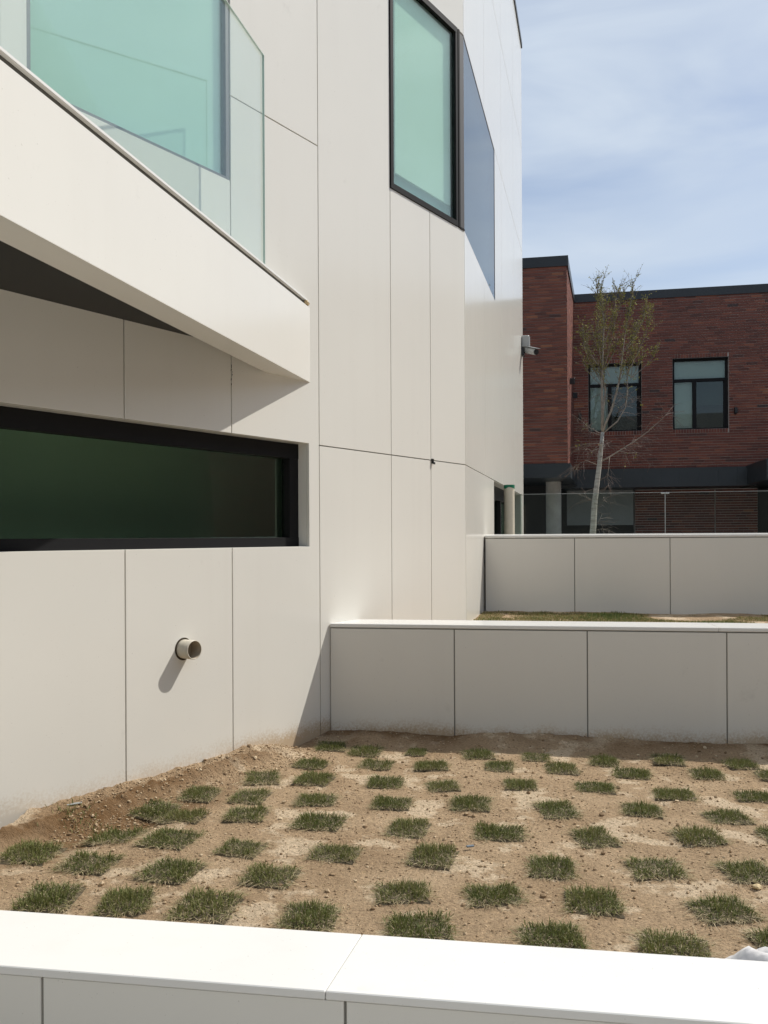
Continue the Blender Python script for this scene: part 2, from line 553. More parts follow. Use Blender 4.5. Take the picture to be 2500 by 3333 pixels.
# flank
OP0, OP1, SW = 1.979, 5.278, 2.17
F2E = 5.618
clad(W2, 0.0, OP0, -0.30, 1.893, gl=0.004, gr=0.0)
clad(W2, OP1, F2E, -0.30, 1.893, gl=0.0)
cut = [0.0, 1.30, 2.81, 4.25, F2E]
for a, b in zip(cut[:-1], cut[1:]):
    if b <= SW:
        clad(W2, a, b, 1.893, MJ, gl=0.004 if a == 0 else G, gt=0.0)
        clad(W2, a, b, WTOP, 6.95, gb=0.0, gl=0.004 if a == 0 else G)
    elif a < SW:
        mb = MB()
        mb.wallprism(W2, [(a + G, 1.893 + G), (b - G, 1.893 + G), (b - G, WTOP - G), (SW, WTOP - G), (SW, MJ), (a + G, MJ)], -0.022, 0.0)
        part('panel', mb, 'panel', bld, bevel=0.0012)
        backing.box(W2, a, b, -0.10, -0.028, 1.893, MJ)
        backing.box(W2, SW + 0.002, b, -0.10, -0.028, MJ, WTOP)
        clad(W2, a, b, WTOP, 6.95)
    else:
        clad(W2, a, b, 1.893, WTOP)
        clad(W2, a, b, WTOP, 6.95)
    clad(W2, a, b, 6.95, ROOF, gl=0.004 if a == 0 else G)
part('substructure', backing, 'joint', bld)
# roof, back walls, floors: the closed body behind the cladding
c0 = W1.p(1.0, -0.11, 0); c1 = W1.p(8.55, -0.11, 0); c2 = W2.p(0.02, -0.11, 0); c3 = W2.p(F2E, -0.11, 0)
foot = [c0[:2], c1[:2], c2[:2], c3[:2], (-2.5, 14.0), (-9.0, 12.0), (-9.0, 1.0)]
core = MB()
core.prism(foot, ROOF - 0.25, ROOF - 0.02)
core.prism([c0[:2], c1[:2], c2[:2], c3[:2], (-2.5, 14.0), (-9.0, 12.0), (-9.0, 1.0)], 2.48, 2.62)
core.prism(foot, -0.38, -0.2)
def wallquad(a, b, z0, z1, th=0.12):
    f = Fr(a, (b[0] - a[0], b[1] - a[1])); ln = math.hypot(b[0] - a[0], b[1] - a[1])
    core.box(f, 0, ln, -th, 0, z0, z1)
for a, b in ((foot[3], foot[4]), (foot[4], foot[5]), (foot[5], foot[6]), (foot[6], foot[0])):
    wallquad(a, b, -0.35, ROOF - 0.03)
part('core', core, 'room', bld)
# dark metal coping on the roof edge
mb = MB()
mb.box(W1, 0.95, 8.63, -0.30, 0.012, ROOF + 0.001, ROOF + 0.075)
part('roof_capping', mb, 'cap_metal', bld)
mb = MB()
mb.box(W2, -0.001, F2E + 0.012, -0.30, 0.014, ROOF + 0.002, ROOF + 0.078)
part('roof_capping', mb, 'cap_metal', bld)
# far end wall of the tower
end = Fr(W2.p(F2E, 0.0, 0)[:2], (W2.n.x * -1, W2.n.y * -1))
mb = MB(); mb.box(end, 0.0, 4.0, -0.02, 0.0, -0.3, ROOF)
part('end_wall', mb, 'panel', bld)

# --- ribbon window in the long facade
ribbon = MB()
rw = part('window', ribbon, 'frame', bld)          # holder part, mesh filled below
def refill(o, mb, mats, bevel=0.0):
    old = o.data
    o.data = mb.mesh(o.name, mats, bevel)
    bpy.data.meshes.remove(old)
D0 = -0.0865
r = MB()
r.box(W1, 1.0, RW, D0 - 0.07, D0, HEAD - 0.095, HEAD - 0.0015)
r.box(W1, 1.0, RW, D0 - 0.07, D0, SILL + 0.0015, SILL + 0.058)
r.box(W1, RW - 0.085, RW - 0.0015, D0 - 0.07, D0 - 0.0015, SILL + 0.058, HEAD - 0.095)
refill(rw, r, 'frame', 0.001)
g = MB(); g.box(W1, 1.0, RW - 0.085, D0 - 0.058, D0 - 0.050, SILL + 0.058, HEAD - 0.095)
part('pane', g, 'glass_dark', rw)
rv = MB()
rv.box(W1, RW - 0.0012, RW + 0.02, D0 - 0.06, -0.0235, SILL, HEAD)
part('reveal', rv, 'panel', rw)
rv = MB()
rv.box(W1, 1.0, RW, D0 - 0.06, -0.0235, HEAD - 0.0012, HEAD + 0.02)
part('reveal', rv, 'panel', rw)
rv = MB()
rv.box(W1, 1.0, RW, D0 - 0.06, -0.0235, SILL - 0.02, SILL + 0.0012)
part('sill', rv, 'panel', rw)
rm = MB()
rm.box(W1, 1.0, 7.9, -1.20, -1.12, -0.18, 2.47)
rm.box(W1, 7.8, 7.9, -1.12, -0.2, -0.18, 2.47)
rm.box(W1, 1.0, 7.8, -1.12, -0.2, 0.55, 0.60)
rm.box(W1, 1.0, 7.8, -1.12, -0.2, 2.42, 2.47)
part('room_wall', rm, 'interior', rw)

# --- balcony window and balcony door behind the balustrade
bw = part('window', MB(), 'frame_grey', bld)
r = MB()
r.box(W1, BW_L, BW_L + 0.022, -0.045, -0.006, BW_B, BW_T)
r.box(W1, BW_R - 0.024, BW_R, -0.045, -0.006, BW_B, BW_T)
r.box(W1, BW_L + 0.022, BW_R - 0.024, -0.045, -0.007, BW_B, BW_B + 0.018)
r.box(W1, BW_L + 0.022, BW_R - 0.024, -0.045, -0.007, BW_T - 0.03, BW_T)
refill(bw, r, 'frame_grey')
g = MB(); g.box(W1, BW_L + 0.022, BW_R - 0.024, -0.030, -0.022, BW_B + 0.018, BW_T - 0.03)
part('pane', g, 'glass_green', bw)
g = MB(); g.box(W1, BW_L + 0.001, BW_R - 0.001, -0.066, -0.046, BW_B + 0.001, BW_T - 0.001)
part('blind', g, 'blind', bw)
dr = part('balcony_door', MB(), 'frame', bld)
r = MB()
r.box(W1, DOOR_R - 0.05, DOOR_R - 0.002, -0.08, -0.004, 2.76, BW_T + 0.598)
r.box(W1, 3.302, 3.35, -0.08, -0.004, 2.76, BW_T + 0.598)
r.box(W1, 3.35, DOOR_R - 0.05, -0.08, -0.005, BW_T + 0.54, BW_T + 0.598)
r.box(W1, 3.35, DOOR_R - 0.05, -0.08, -0.005, 2.76, 2.82)
refill(dr, r, 'frame')
g = MB(); g.box(W1, 3.35, DOOR_R - 0.05, -0.034, -0.026, 2.82, BW_T + 0.54)
part('pane', g, 'glass_green', dr)
g = MB(); g.box(W1, 3.0, DOOR_R - 0.01, -0.40, -0.38, 2.63, BW_T + 0.9)
part('blind', g, 'blind', dr)

# --- corner window of the tower
TW_L = 7.559
cw = part('corner_window', MB(), 'frame', bld)
r = MB()
r.box(W1, TW_L + 0.001, TW_L + 0.036, -0.03, 0.010, MJ + 0.001, WTOP - 0.001)
r.box(W1, TW_L + 0.036, 8.52, -0.03, 0.009, MJ + 0.001, MJ + 0.042)
r.box(W1, TW_L + 0.036, 8.52, -0.03, 0.009, WTOP - 0.045, WTOP - 0.001)
r.box(W1, 8.49, 8.52, -0.03, 0.008, MJ + 0.042, WTOP - 0.045)
r.box(W1, 8.533, 8.556, -0.02, 0.009, MJ + 0.002, WTOP - 0.001)
r.box(W1, 8.5205, 8.5325, -0.02, -0.008, MJ + 0.002, WTOP - 0.001)
refill(cw, r, 'frame')
r = MB(); r.box(W1, 8.5565, 8.624, -0.03, 0.004, MJ + 0.012, WTOP - 0.02)
part('corner_post', r, 'post', cw)
r = MB(); r.box(W1, 8.5565, 8.626, -0.07, 0.007, MJ - 0.004, MJ + 0.0115)
part('drip_edge', r, 'frame', cw)
g = MB(); g.box(W1, TW_L + 0.036, 8.49, -0.020, -0.012, MJ + 0.042, WTOP - 0.045)
part('pane', g, 'glass_green', cw)
g = MB(); g.box(W1, TW_L + 0.150, 8.60, -0.065, -0.055, MJ + 0.175, WTOP + 0.2)  # stops short at left and bottom so the painted band shows
part('blind', g, 'blind', cw)
g = MB(); g.box(W1, TW_L - 0.2, 8.60, -0.10, -0.09, MJ - 0.2, WTOP + 0.2)
part('reflection_band', g, 'reflection_teal', cw)  # teal sheet standing in for the dull reflection along left and bottom
g = MB(); g.box(W2, 0.012, SW - 0.012, -0.016, -0.004, MJ + 0.004, WTOP - 0.006)
part('pane', g, 'glass_side', cw)
r = MB()
r.box(W2, 0.012, SW, -0.05, -0.001, WTOP - 0.006, WTOP + 0.0)
r.box(W2, SW - 0.012, SW - 0.0005, -0.05, -0.001, MJ, WTOP - 0.006)
r.box(W2, 0.012, SW - 0.012, -0.05, -0.001, MJ - 0.001, MJ + 0.004)
part('frame', r, 'frame_grey', cw)
g = MB(); g.box(W2, 0.09, SW + 0.3, -0.95, -0.9, 2.65, ROOF - 0.3)
part('dark_screen', g, 'core', cw)

# --- low opening in the flank
lo = part('window', MB(), 'frame', bld)
r = MB()
r.box(W2, OP0, OP1, -0.19, -0.11, 1.74, 1.891)
r.box(W2, OP0, OP0 + 0.07, -0.19, -0.112, 0.9, 1.74)
r.box(W2, OP1 - 0.07, OP1, -0.19, -0.112, 0.9, 1.74)
r.box(W2, 3.6, 3.66, -0.19, -0.112, 0.9, 1.74)
refill(lo, r, 'frame')
g = MB(); g.box(W2, OP0 + 0.07, OP1 - 0.07, -0.16, -0.15, 0.9, 1.74)
part('pane', g, 'glass_dark', lo)
r = MB(); r.box(W2, OP1 + 0.0012, OP1 + 0.02, -0.19, -0.0235, -0.2, 1.892)
part('reveal', r, 'panel', lo)
r = MB(); r.box(W2, OP0, OP1, -0.11, -0.0235, 1.8915, 1.92)
part('reveal', r, 'panel', lo)
g = MB(); g.box(W2, OP0 - 0.5, OP1 + 0.5, -1.5, -1.4, -0.2, 2.4)
part('dark_screen', g, 'core', lo)

# --- balcony
BAL = Fr((-0.4635, 5.44), (0.2387, 0.9711))            # outer face of the balcony edge, s=0 at the facade
def bal_pt(y, off):                                    # point on a line parallel to the edge, off metres inside
    s = (y - 5.44) / 0.9711
    q = BAL.p(s, -off, 0)
    return (q[0], q[1])
def on_wall(off, into=0.012):                          # where that line meets the facade
    # solve BAL.o + d*s - n*off on W1 plane
    o = BAL.o - BAL.n * off; d = BAL.d
    k = ((W1.o - o).dot(W1.n) - into) / d.dot(W1.n)
    q = o + d * k
    return (q.x, q.y)
YB = 0.9
bal = part('balcony', MB(), 'panel', bld)
r = MB(); r.prism([bal_pt(YB, 0.0), on_wall(0.0), on_wall(0.15), bal_pt(YB, 0.15)], 2.284, 2.760)
refill(bal, r, 'panel', 0.0015)
r = MB(); r.prism([bal_pt(YB, 0.021), on_wall(0.021), on_wall(0.15), bal_pt(YB, 0.15)], 2.7605, 2.7905)
part('shadow_groove', r, 'groove', bal)
r = MB(); r.prism([bal_pt(YB, 0.002), on_wall(0.002), on_wall(0.155), bal_pt(YB, 0.155)], 2.791, 2.803)
part('cap', r, 'coping', bal, bevel=0.001)
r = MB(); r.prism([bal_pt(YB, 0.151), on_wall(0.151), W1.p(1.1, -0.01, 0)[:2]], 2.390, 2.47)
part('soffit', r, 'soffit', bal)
r = MB(); r.prism([bal_pt(YB, 0.156), on_wall(0.156), W1.p(1.1, -0.01, 0)[:2]], 2.471, 2.74)
part('floor_slab', r, 'paving', bal)
# crumb of sealant foam in the groove at the facade
bm = bmesh.new()
for (dx, dz, rr) in ((0.055, 0.002, 0.013), (0.035, -0.004, 0.010), (0.018, 0.003, 0.009), (0.045, -0.008, 0.006)):
    q = BAL.p(-dx, -0.004, 2.777 + dz)
    ret = bmesh.ops.create_icosphere(bm, subdivisions=2, radius=rr, matrix=Matrix.Translation(q))
    for v in ret['verts']:
        v.co += Vector((random.uniform(-1, 1), random.uniform(-1, 1), random.uniform(-1, 1))) * rr * 0.25
me = bpy.data.meshes.new('sealant_foam'); bm.to_mesh(me); bm.free(); me.materials.append(M['foam'])
o = bpy.data.objects.new('sealant_foam', me); COL.objects.link(o); o.parent = bal
o.location = -(bld.location + bal.location)
# glass balustrade
bal_rail = part('balustrade', MB(), 'steel', bld)
r = MB()
a, b = bal_pt(YB, 0.045), bal_pt(4.80, 0.045)
f = Fr(a, (b[0] - a[0], b[1] - a[1])); ln = math.hypot(b[0] - a[0], b[1] - a[1])
r.box(f, 0, ln - 0.02, -0.018, 0.018, 2.8085, 2.822)
refill(bal_rail, r, 'panel')
for s0, s1 in ((0.0, 1.30), (1.315, ln)):
    g = MB(); g.box(f, s0, s1, -0.006, 0.006, 2.815, 4.005)
    gp = part('pane', g, 'glass_clear', bal_rail)
    e = MB()
    e.box(f, s0, s1, -0.0062, 0.0062, 4.0052, 4.0085)
    e.box(f, s1 + 0.0002, s1 + 0.0022, -0.0062, 0.0062, 2.823, 4.0085)
    part('polished_edge', e, 'glass_edge', gp)
# frayed joint tape under the balcony
tp = MB()
for k in range(9):
    z = 2.29 - k * 0.014 + random.uniform(-.003, .003)
    if k in (5, 7): continue
    s = 5.966 + random.uniform(-.006, .004)
    tp.add([W1.p(s, 0.0006, z), W1.p(s + random.uniform(.004, .008), 0.0012, z - .004), W1.p(s + random.uniform(-.003, .004), 0.001, z - .016)], [(0, 1, 2)])
part('frayed_tape', tp, 'black', bld)

# --- drain pipe poking through the facade
PS = 4.577 / 0.8171; PZ = 0.710
dp = thing('drain_pipe', W1.p(PS, 0.0, PZ), 'short cream plastic drain pipe stub poking out of the white facade', 'pipe')
def ring(fr, s, z, n, rad, k=28):
    return [fr.p(s + math.cos(2 * math.pi * i / k) * rad, n, z + math.sin(2 * math.pi * i / k) * rad) for i in range(k)]
def hose(fr, s, z, n0, n1, ro, ri, k=28, jag=0.0):
    vs = ring(fr, s, z, n0, ro, k) + ring(fr, s, z, n1, ro, k) + ring(fr, s, z, n1, ri, k) + ring(fr, s, z, n0, ri, k)
    fs = []
    for q in range(3):
        for i in range(k):
            j = (i + 1) % k
            fs.append((q * k + i, q * k + j, (q + 1) * k + j, (q + 1) * k + i))
    return vs, fs
mb = MB(); vs, fs = hose(W1, PS + 0.002, PZ, -0.02, 0.083, 0.0505, 0.0465)
mb.add(vs, fs)
o = part('pipe_wall', mb, ['pvc', 'pvc_in'], dp)
nF = len(o.data.polygons)
o.data.polygons.foreach_set('material_index', [1 if i >= 56 else 0 for i in range(nF)])
o.data.polygons.foreach_set('use_smooth', [True] * nF)
mb = MB(); vs = ring(W1, PS + 0.002, PZ, 0.012, 0.0463)
mb.add(vs, [tuple(range(28))]); part('silted_throat', mb, 'pvc_in', dp)
mb = MB(); vs = ring(W1, PS, PZ, 0.0008, 0.0605)
mb.add(vs, [tuple(range(28))]); part('drilled_hole', mb, 'hole', dp)

# --- small black clip on the tower joint
ck = thing('cable_clip', W1.p(8.11, 0.0, 1.87), 'tiny black clip hooked over the joint of the tower cladding', 'clip')
mb = MB(); mb.box(W1, 8.098, 8.122, 0.0005, 0.012, 1.868, 1.905); part('body', mb, 'black', ck, bevel=0.002)
mb = MB(); mb.box(W1, 8.104, 8.128, 0.0125, 0.020, 1.862, 1.880); part('hook', mb, 'black', ck, bevel=0.002)

# --- security camera at the far end of the flank
CS = 5.36; CZ = 4.09
cc = thing('security_camera', W2.p(CS, 0.0, CZ), 'grey bullet security camera under its junction box on the tower edge', 'camera')
mb = MB(); mb.box(W2, CS + .02, CS + 0.15, 0.0005, 0.115, CZ - 0.08, CZ + 0.09); part('junction_box', mb, 'cctv', cc, bevel=0.014)
mb = MB(); mb.box(W2, CS + 0.02, CS + 0.13, 0.0006, 0.04, CZ - 0.20, CZ - 0.0805); part('bracket', mb, 'black', cc, bevel=0.008)
p0 = Vector(W2.p(CS + 0.07, 0.03, CZ - 0.135)); p1 = Vector(W2.p(CS + 0.05, 0.10, CZ - 0.145))
mb = MB(); mb.tube([p0, p1], [0.022, 0.022], 10); part('arm', mb, 'black', cc, smooth=False)
q0 = Vector(W2.p(CS + 0.06, 0.07, CZ - 0.115)); q1 = Vector(W2.p(CS - 0.10, 0.215, CZ - 0.185)); dq = (q1 - q0).normalized()
mb = MB(); mb.tube([q0, q0 + dq * 0.015, q1 - dq * 0.02, q1], [0.035, 0.046, 0.046, 0.044], 16); part('housing', mb, 'cctv', cc, smooth=True)
mb = MB(); mb.tube([q1 + dq * 0.0005, q1 + dq * 0.012], [0.040, 0.040], 16); part('lens', mb, 'black', cc)
mb = MB(); sh = [q0 + dq * 0.05 + Vector((0, 0, .053)), q1 + dq * 0.05 + Vector((0, 0, .053))]
sd = dq.cross(Vector((0, 0, 1))).normalized() * 0.045
mb.add([sh[0] - sd, sh[0] + sd, sh[1] + sd, sh[1] - sd] + [x + Vector((0, 0, .005)) for x in (sh[0] - sd, sh[0] + sd, sh[1] + sd, sh[1] - sd)],
       [(0, 3, 2, 1), (4, 5, 6, 7), (0, 1, 5, 4), (1, 2, 6, 5), (2, 3, 7, 6), (3, 0, 4, 7)])
part('sun_hood', mb, 'cctv', cc)

# --- standpipe behind the top terrace wall
SP = (1.375, 9.40)
sp = thing('standpipe', (SP[0], SP[1], 1.0), 'upright cream plastic pipe capped with green tape beside the tower', 'pipe')
mb = MB(); mb.tube([(SP[0], SP[1], 1.0), (SP[0], SP[1], 1.4), (SP[0], SP[1], 1.845)], [0.057] * 3, 28); part('pipe_wall', mb, 'pvc', sp, smooth=False)
k = 28; vs = []; fs = []
for i in range(k):
    t = 2 * math.pi * i / k
    x, y = SP[0] + math.cos(t) * 0.0595, SP[1] + math.sin(t) * 0.0595
    vs += [(x, y, 1.832 + 0.008 * math.sin(3 * t) + random.uniform(-.004, .004)), (x, y, 1.867)]
vs.append((SP[0], SP[1], 1.868))
for i in range(k):
    j = (i + 1) % k
    fs += [(2 * i, 2 * j, 2 * j + 1, 2 * i + 1), (2 * i + 1, 2 * j + 1, 2 * k)]
mb = MB(); mb.add(vs, fs); part('green_cap', mb, 'green_tape', sp)

# ------------------------------------------------------------------ terrace walls
def retaining(label, fr, joints, top, cdepth, bot, tilt, cop_joints, start, endx, skew=0.0, mat='wallpanel', gap=0.008):
    t = thing('retaining_wall', fr.p(start, 0, bot), label, 'wall')
    back = MB()
    js = [start] + joints + [endx]
    for a, b in zip(js[:-1], js[1:]):
        mb = MB(); mb.box(fr, a + 0.0038, b - 0.0038, -0.012, 0.0, bot, top - 0.024 - gap)
        part('panel', mb, mat, t, bevel=0.0012)
    back.box(fr, start, endx, -cdepth + 0.03, -0.0125, bot, top - 0.026)
    part('core', back, 'joint', t)
    cj = [start] + cop_joints + [endx]
    ov = 0.004
    for a, b in zip(cj[:-1], cj[1:]):
        vs = []
        for s in (a + 0.0010, b - 0.0010):
            for n, z in ((ov, top - 0.024), (ov, top), (-cdepth, top + tilt), (-cdepth, top - 0.024)):
                vs.append(fr.p(s - skew * n, n, z))
        mb = MB(); mb.add(vs, [(0, 1, 2, 3), (4, 7, 6, 5), (0, 4, 5, 1), (1, 5, 6, 2), (2, 6, 7, 3), (3, 7, 4, 0)])
        part('coping', mb, 'coping', t, bevel=0.0025)
    return t
def seq(first, step, end):
    o = []; x = first
    while x < end - 0.2:
        o.append(x); x += step
    return o
K = math.hypot(1, 0.155)
retaining('nearest low white parapet wall in front of the soil bed', FRONT, seq((-0.947 + 1.063) * K, 0.85, 13.0), 0.12, 0.325, -0.36, 0.0,
          seq((-0.158 + 1.063) * K, 1.72, 13.0), -2.2, 13.0, 0.115, 'cleanpanel', 0.002)
retaining('middle white terrace wall of plain panels behind the soil bed', MID, seq((0.444 + 0.36) * K, 0.827, 13.0), 0.741, 0.285, -0.2, 0.002,
          seq(2.42, 2.45, 13.0), 0.006, 13.0)
retaining('top white terrace wall below the glass fence', UPP, seq((1.782 - 0.949) * K, 0.86, 13.0), 1.313, 0.29, 0.4, 0.011,
          seq(2.45, 2.4, 13.0), 0.012, 13.0)

# ------------------------------------------------------------------ soil of the lower bed
def dist_w1(x, y): return (x - W1.o.x) * W1.n.x + (y - W1.o.y) * W1.n.y
def along_w1(x, y): return (x - W1.o.x) * W1.d.x + (y - W1.o.y) * W1.d.y
def dist_mid(x, y): return (x - MID.o.x) * MID.n.x + (y - MID.o.y) * MID.n.y
def soil_h(x, y):
    q = dist_w1(x, y); s = along_w1(x, y); r = dist_mid(x, y)
    h = 0.012 * fbm(x, y, 1.4, 3, 3) + 0.006 * fbm(x, y, 6.0, 3, 9) + 0.0035 * fbm(x, y, 30.0, 2, 21)
    h = h + 0.048 * np.exp(-(np.maximum(r, 0) / 0.22) ** 2) * (1 + 0.5 * fbm(x, y, 3.0, 3, 44))
    edge = 0.125 + 0.045 * fbm(s, s * 0, 2.1, 3, 5) + 0.02 * fbm(x, y, 14.0, 2, 6)
    fade = 1 - sstep(6.05, 6.6, s)
    bank = (1 - sstep(edge - 0.05, edge + 0.045, q)) * fade
    hb = 0.080 + 0.020 * fbm(s, s * 0, 1.6, 2, 8) + 0.026 * fbm(x, y, 17.0, 3, 12)
    slope = 0.05 * np.exp(-np.maximum(q, 0) / 0.28) * fade
    dip = 0.045 * np.exp(-((q - 0.30) / 0.13) ** 2) * np.exp(-((s - 4.98) / 0.36) ** 2)
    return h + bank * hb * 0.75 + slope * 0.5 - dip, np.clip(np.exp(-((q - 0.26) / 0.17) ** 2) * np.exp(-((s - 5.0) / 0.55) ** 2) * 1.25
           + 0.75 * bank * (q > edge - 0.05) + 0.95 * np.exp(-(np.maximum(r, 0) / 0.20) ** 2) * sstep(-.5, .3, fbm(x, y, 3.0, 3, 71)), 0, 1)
def build_soil():
    nu, nv = 470, 300
    u = np.concatenate([np.linspace(-0.75, 4.2, nu - 20), np.linspace(4.3, 13.0, 20)])
    v = np.linspace(0.28, 3.32, nv)                           # from the front wall to the middle wall
    U, V = np.meshgrid(u, v)
    n = FRONT.n; d = FRONT.d
    X = FRONT.o.x + d.x * U - n.x * V
    Y = FRONT.o.y + d.y * U - n.y * V
    H, Dm = soil_h(X, Y)
    co = np.stack([X, Y, H], -1).reshape(-1, 3)
    idx = np.arange(nu * nv).reshape(nv, nu)
    f = np.stack([idx[:-1, :-1], idx[:-1, 1:], idx[1:, 1:], idx[1:, :-1]], -1).reshape(-1, 4)
    # nothing under the building
    keep = dist_w1(co[f].mean(1)[:, 0], co[f].mean(1)[:, 1]) > -0.03
    f = f[keep]
    me = bpy.data.meshes.new('soil')
    me.from_pydata(co.tolist(), [], f.tolist())
    at = me.attributes.new('damp', 'FLOAT', 'POINT'); at.data.foreach_set('value', Dm.reshape(-1).astype(np.float32))
    me.polygons.foreach_set('use_smooth', [True] * len(me.polygons))
    me.materials.append(M['soil'])
    o = bpy.data.objects.new('soil', me); COL.objects.link(o); tag(o, kind='structure')
build_soil()

def in_bed(n, smin=-0.6, smax=3.6):
    u = rng.uniform(smin, smax, n); v = rng.uniform(0.33, 3.28, n)
    x = FRONT.o.x + FRONT.d.x * u - FRONT.n.x * v
    y = FRONT.o.y + FRONT.d.y * u - FRONT.n.y * v
    ok = dist_w1(x, y) > 0.01
    return x[ok], y[ok]

# soil crumbs: one loose layer nobody could count
def crumbs():
    ico = bmesh.new(); bmesh.ops.create_icosphere(ico, subdivisions=1, radius=1.0)
    bv = np.array([v.co[:] for v in ico.verts]); bf = np.array([[v.index for v in q.verts] for q in ico.faces]); ico.free()
    x, y = in_bed(12000)
    xb, yb = in_bed(60000); kb = (dist_w1(xb, yb) < 0.30) & (along_w1(xb, yb) < 6.5)
    x = np.concatenate([x, xb[kb]]); y = np.concatenate([y, yb[kb]])
    z, _ = soil_h(x, y)
    n = len(x)
    sz = np.clip(rng.lognormal(-5.75, 0.5, n), 0.0012, 0.013)
    V = bv[None] * sz[:, None, None] * rng.uniform(0.6, 1.25, (n, len(bv), 1)) * np.array([1, 1, 0.75])
    a = rng.uniform(0, 6.28, n); c, s_ = np.cos(a), np.sin(a)
    VX = V[..., 0] * c[:, None] - V[..., 1] * s_[:, None]; VY = V[..., 0] * s_[:, None] + V[..., 1] * c[:, None]
    P = np.stack([VX + x[:, None], VY + y[:, None], V[..., 2] + z[:, None] + sz[:, None] * 0.35], -1)
    F = bf[None] + (np.arange(n) * len(bv))[:, None, None]
    me = bpy.data.meshes.new('soil_crumbs')
    me.from_pydata(P.reshape(-1, 3).tolist(), [], F.reshape(-1, 3).tolist())
    at = me.attributes.new('tone', 'FLOAT', 'POINT'); at.data.foreach_set('value', np.repeat(rng.beta(2.2, 2.2, n), len(bv)).astype(np.float32))
    me.materials.append(M['crumb'])
    o = bpy.data.objects.new('soil_crumbs', me); COL.objects.link(o)
    tag(o, 'loose crumbs of dry soil scattered over the lower bed', 'soil', kind='stuff')
crumbs()

def straw():
    x, y = in_bed(700); z, _ = soil_h(x, y)
    vs = []; fs = []
    for i in range(len(x)):
        a = random.uniform(0, 6.28); l = random.uniform(.008, .035); w = random.uniform(.0006, .0014); tl = random.uniform(-.1, .35)
        dx, dy = math.cos(a) * l, math.sin(a) * l; px, py = -math.sin(a) * w, math.cos(a) * w; zz = z[i] + .003
        b = len(vs)
        vs += [(x[i] - px, y[i] - py, zz), (x[i] + px, y[i] + py, zz), (x[i] + dx / 2, y[i] + dy / 2, zz + .004), (x[i] + dx, y[i] + dy, zz + l * tl * .4), (x[i] + dx / 2 , y[i] + dy / 2, zz + .0065)]
        fs += [(b, b + 1, b + 4, b + 2), (b + 2, b + 4, b + 3)]
    me = bpy.data.meshes.new('straw_bits'); me.from_pydata(vs, [], fs); me.materials.append(M['straw'])
    o = bpy.data.objects.new('straw_bits', me); COL.objects.link(o)
    tag(o, 'stray dry straw clippings lying on the soil', 'straw', kind='stuff')
straw()

# ------------------------------------------------------------------ turf plugs
def blade_mesh(name, pts, hgt, lean, tone, mat, width=(0.0016, 0.0030)):
    """pts n*3 roots -> curved tapering blades."""
    n = len(pts)
    a = rng.uniform(0, 2 * np.pi, n); w = rng.uniform(*width, n)
    fx = np.cos(a); fy = np.sin(a)
    la = lean[:, 0]; lb = lean[:, 1]
    r0 = pts
    side = np.stack([-fy, fx, np.zeros(n)], -1) * w[:, None]
    m1 = r0 + np.stack([la * 0.35, lb * 0.35, hgt * 0.55], -1)
    tip = r0 + np.stack([la, lb, hgt * np.clip(1 - 0.5 * (la ** 2 + lb ** 2) / np.maximum(hgt, .004) ** 2, .35, 1)], -1)
    P = np.stack([r0 - side, r0 + side, m1 + side * 0.85, m1 - side * 0.85, tip], 1)
    base = (np.arange(n) * 5)[:, None]
    q = (base + np.array([[0, 1, 2, 3]])).tolist(); t3 = (base + np.array([[3, 2, 4]])).tolist()
    me = bpy.data.meshes.new(name)
    me.from_pydata(P.reshape(-1, 3).tolist(), [], q + t3)
    at = me.attributes.new('tone', 'FLOAT', 'POINT')
    at.data.foreach_set('value', np.repeat(tone, 5).astype(np.float32))
    me.materials.append(M[mat])
    return me

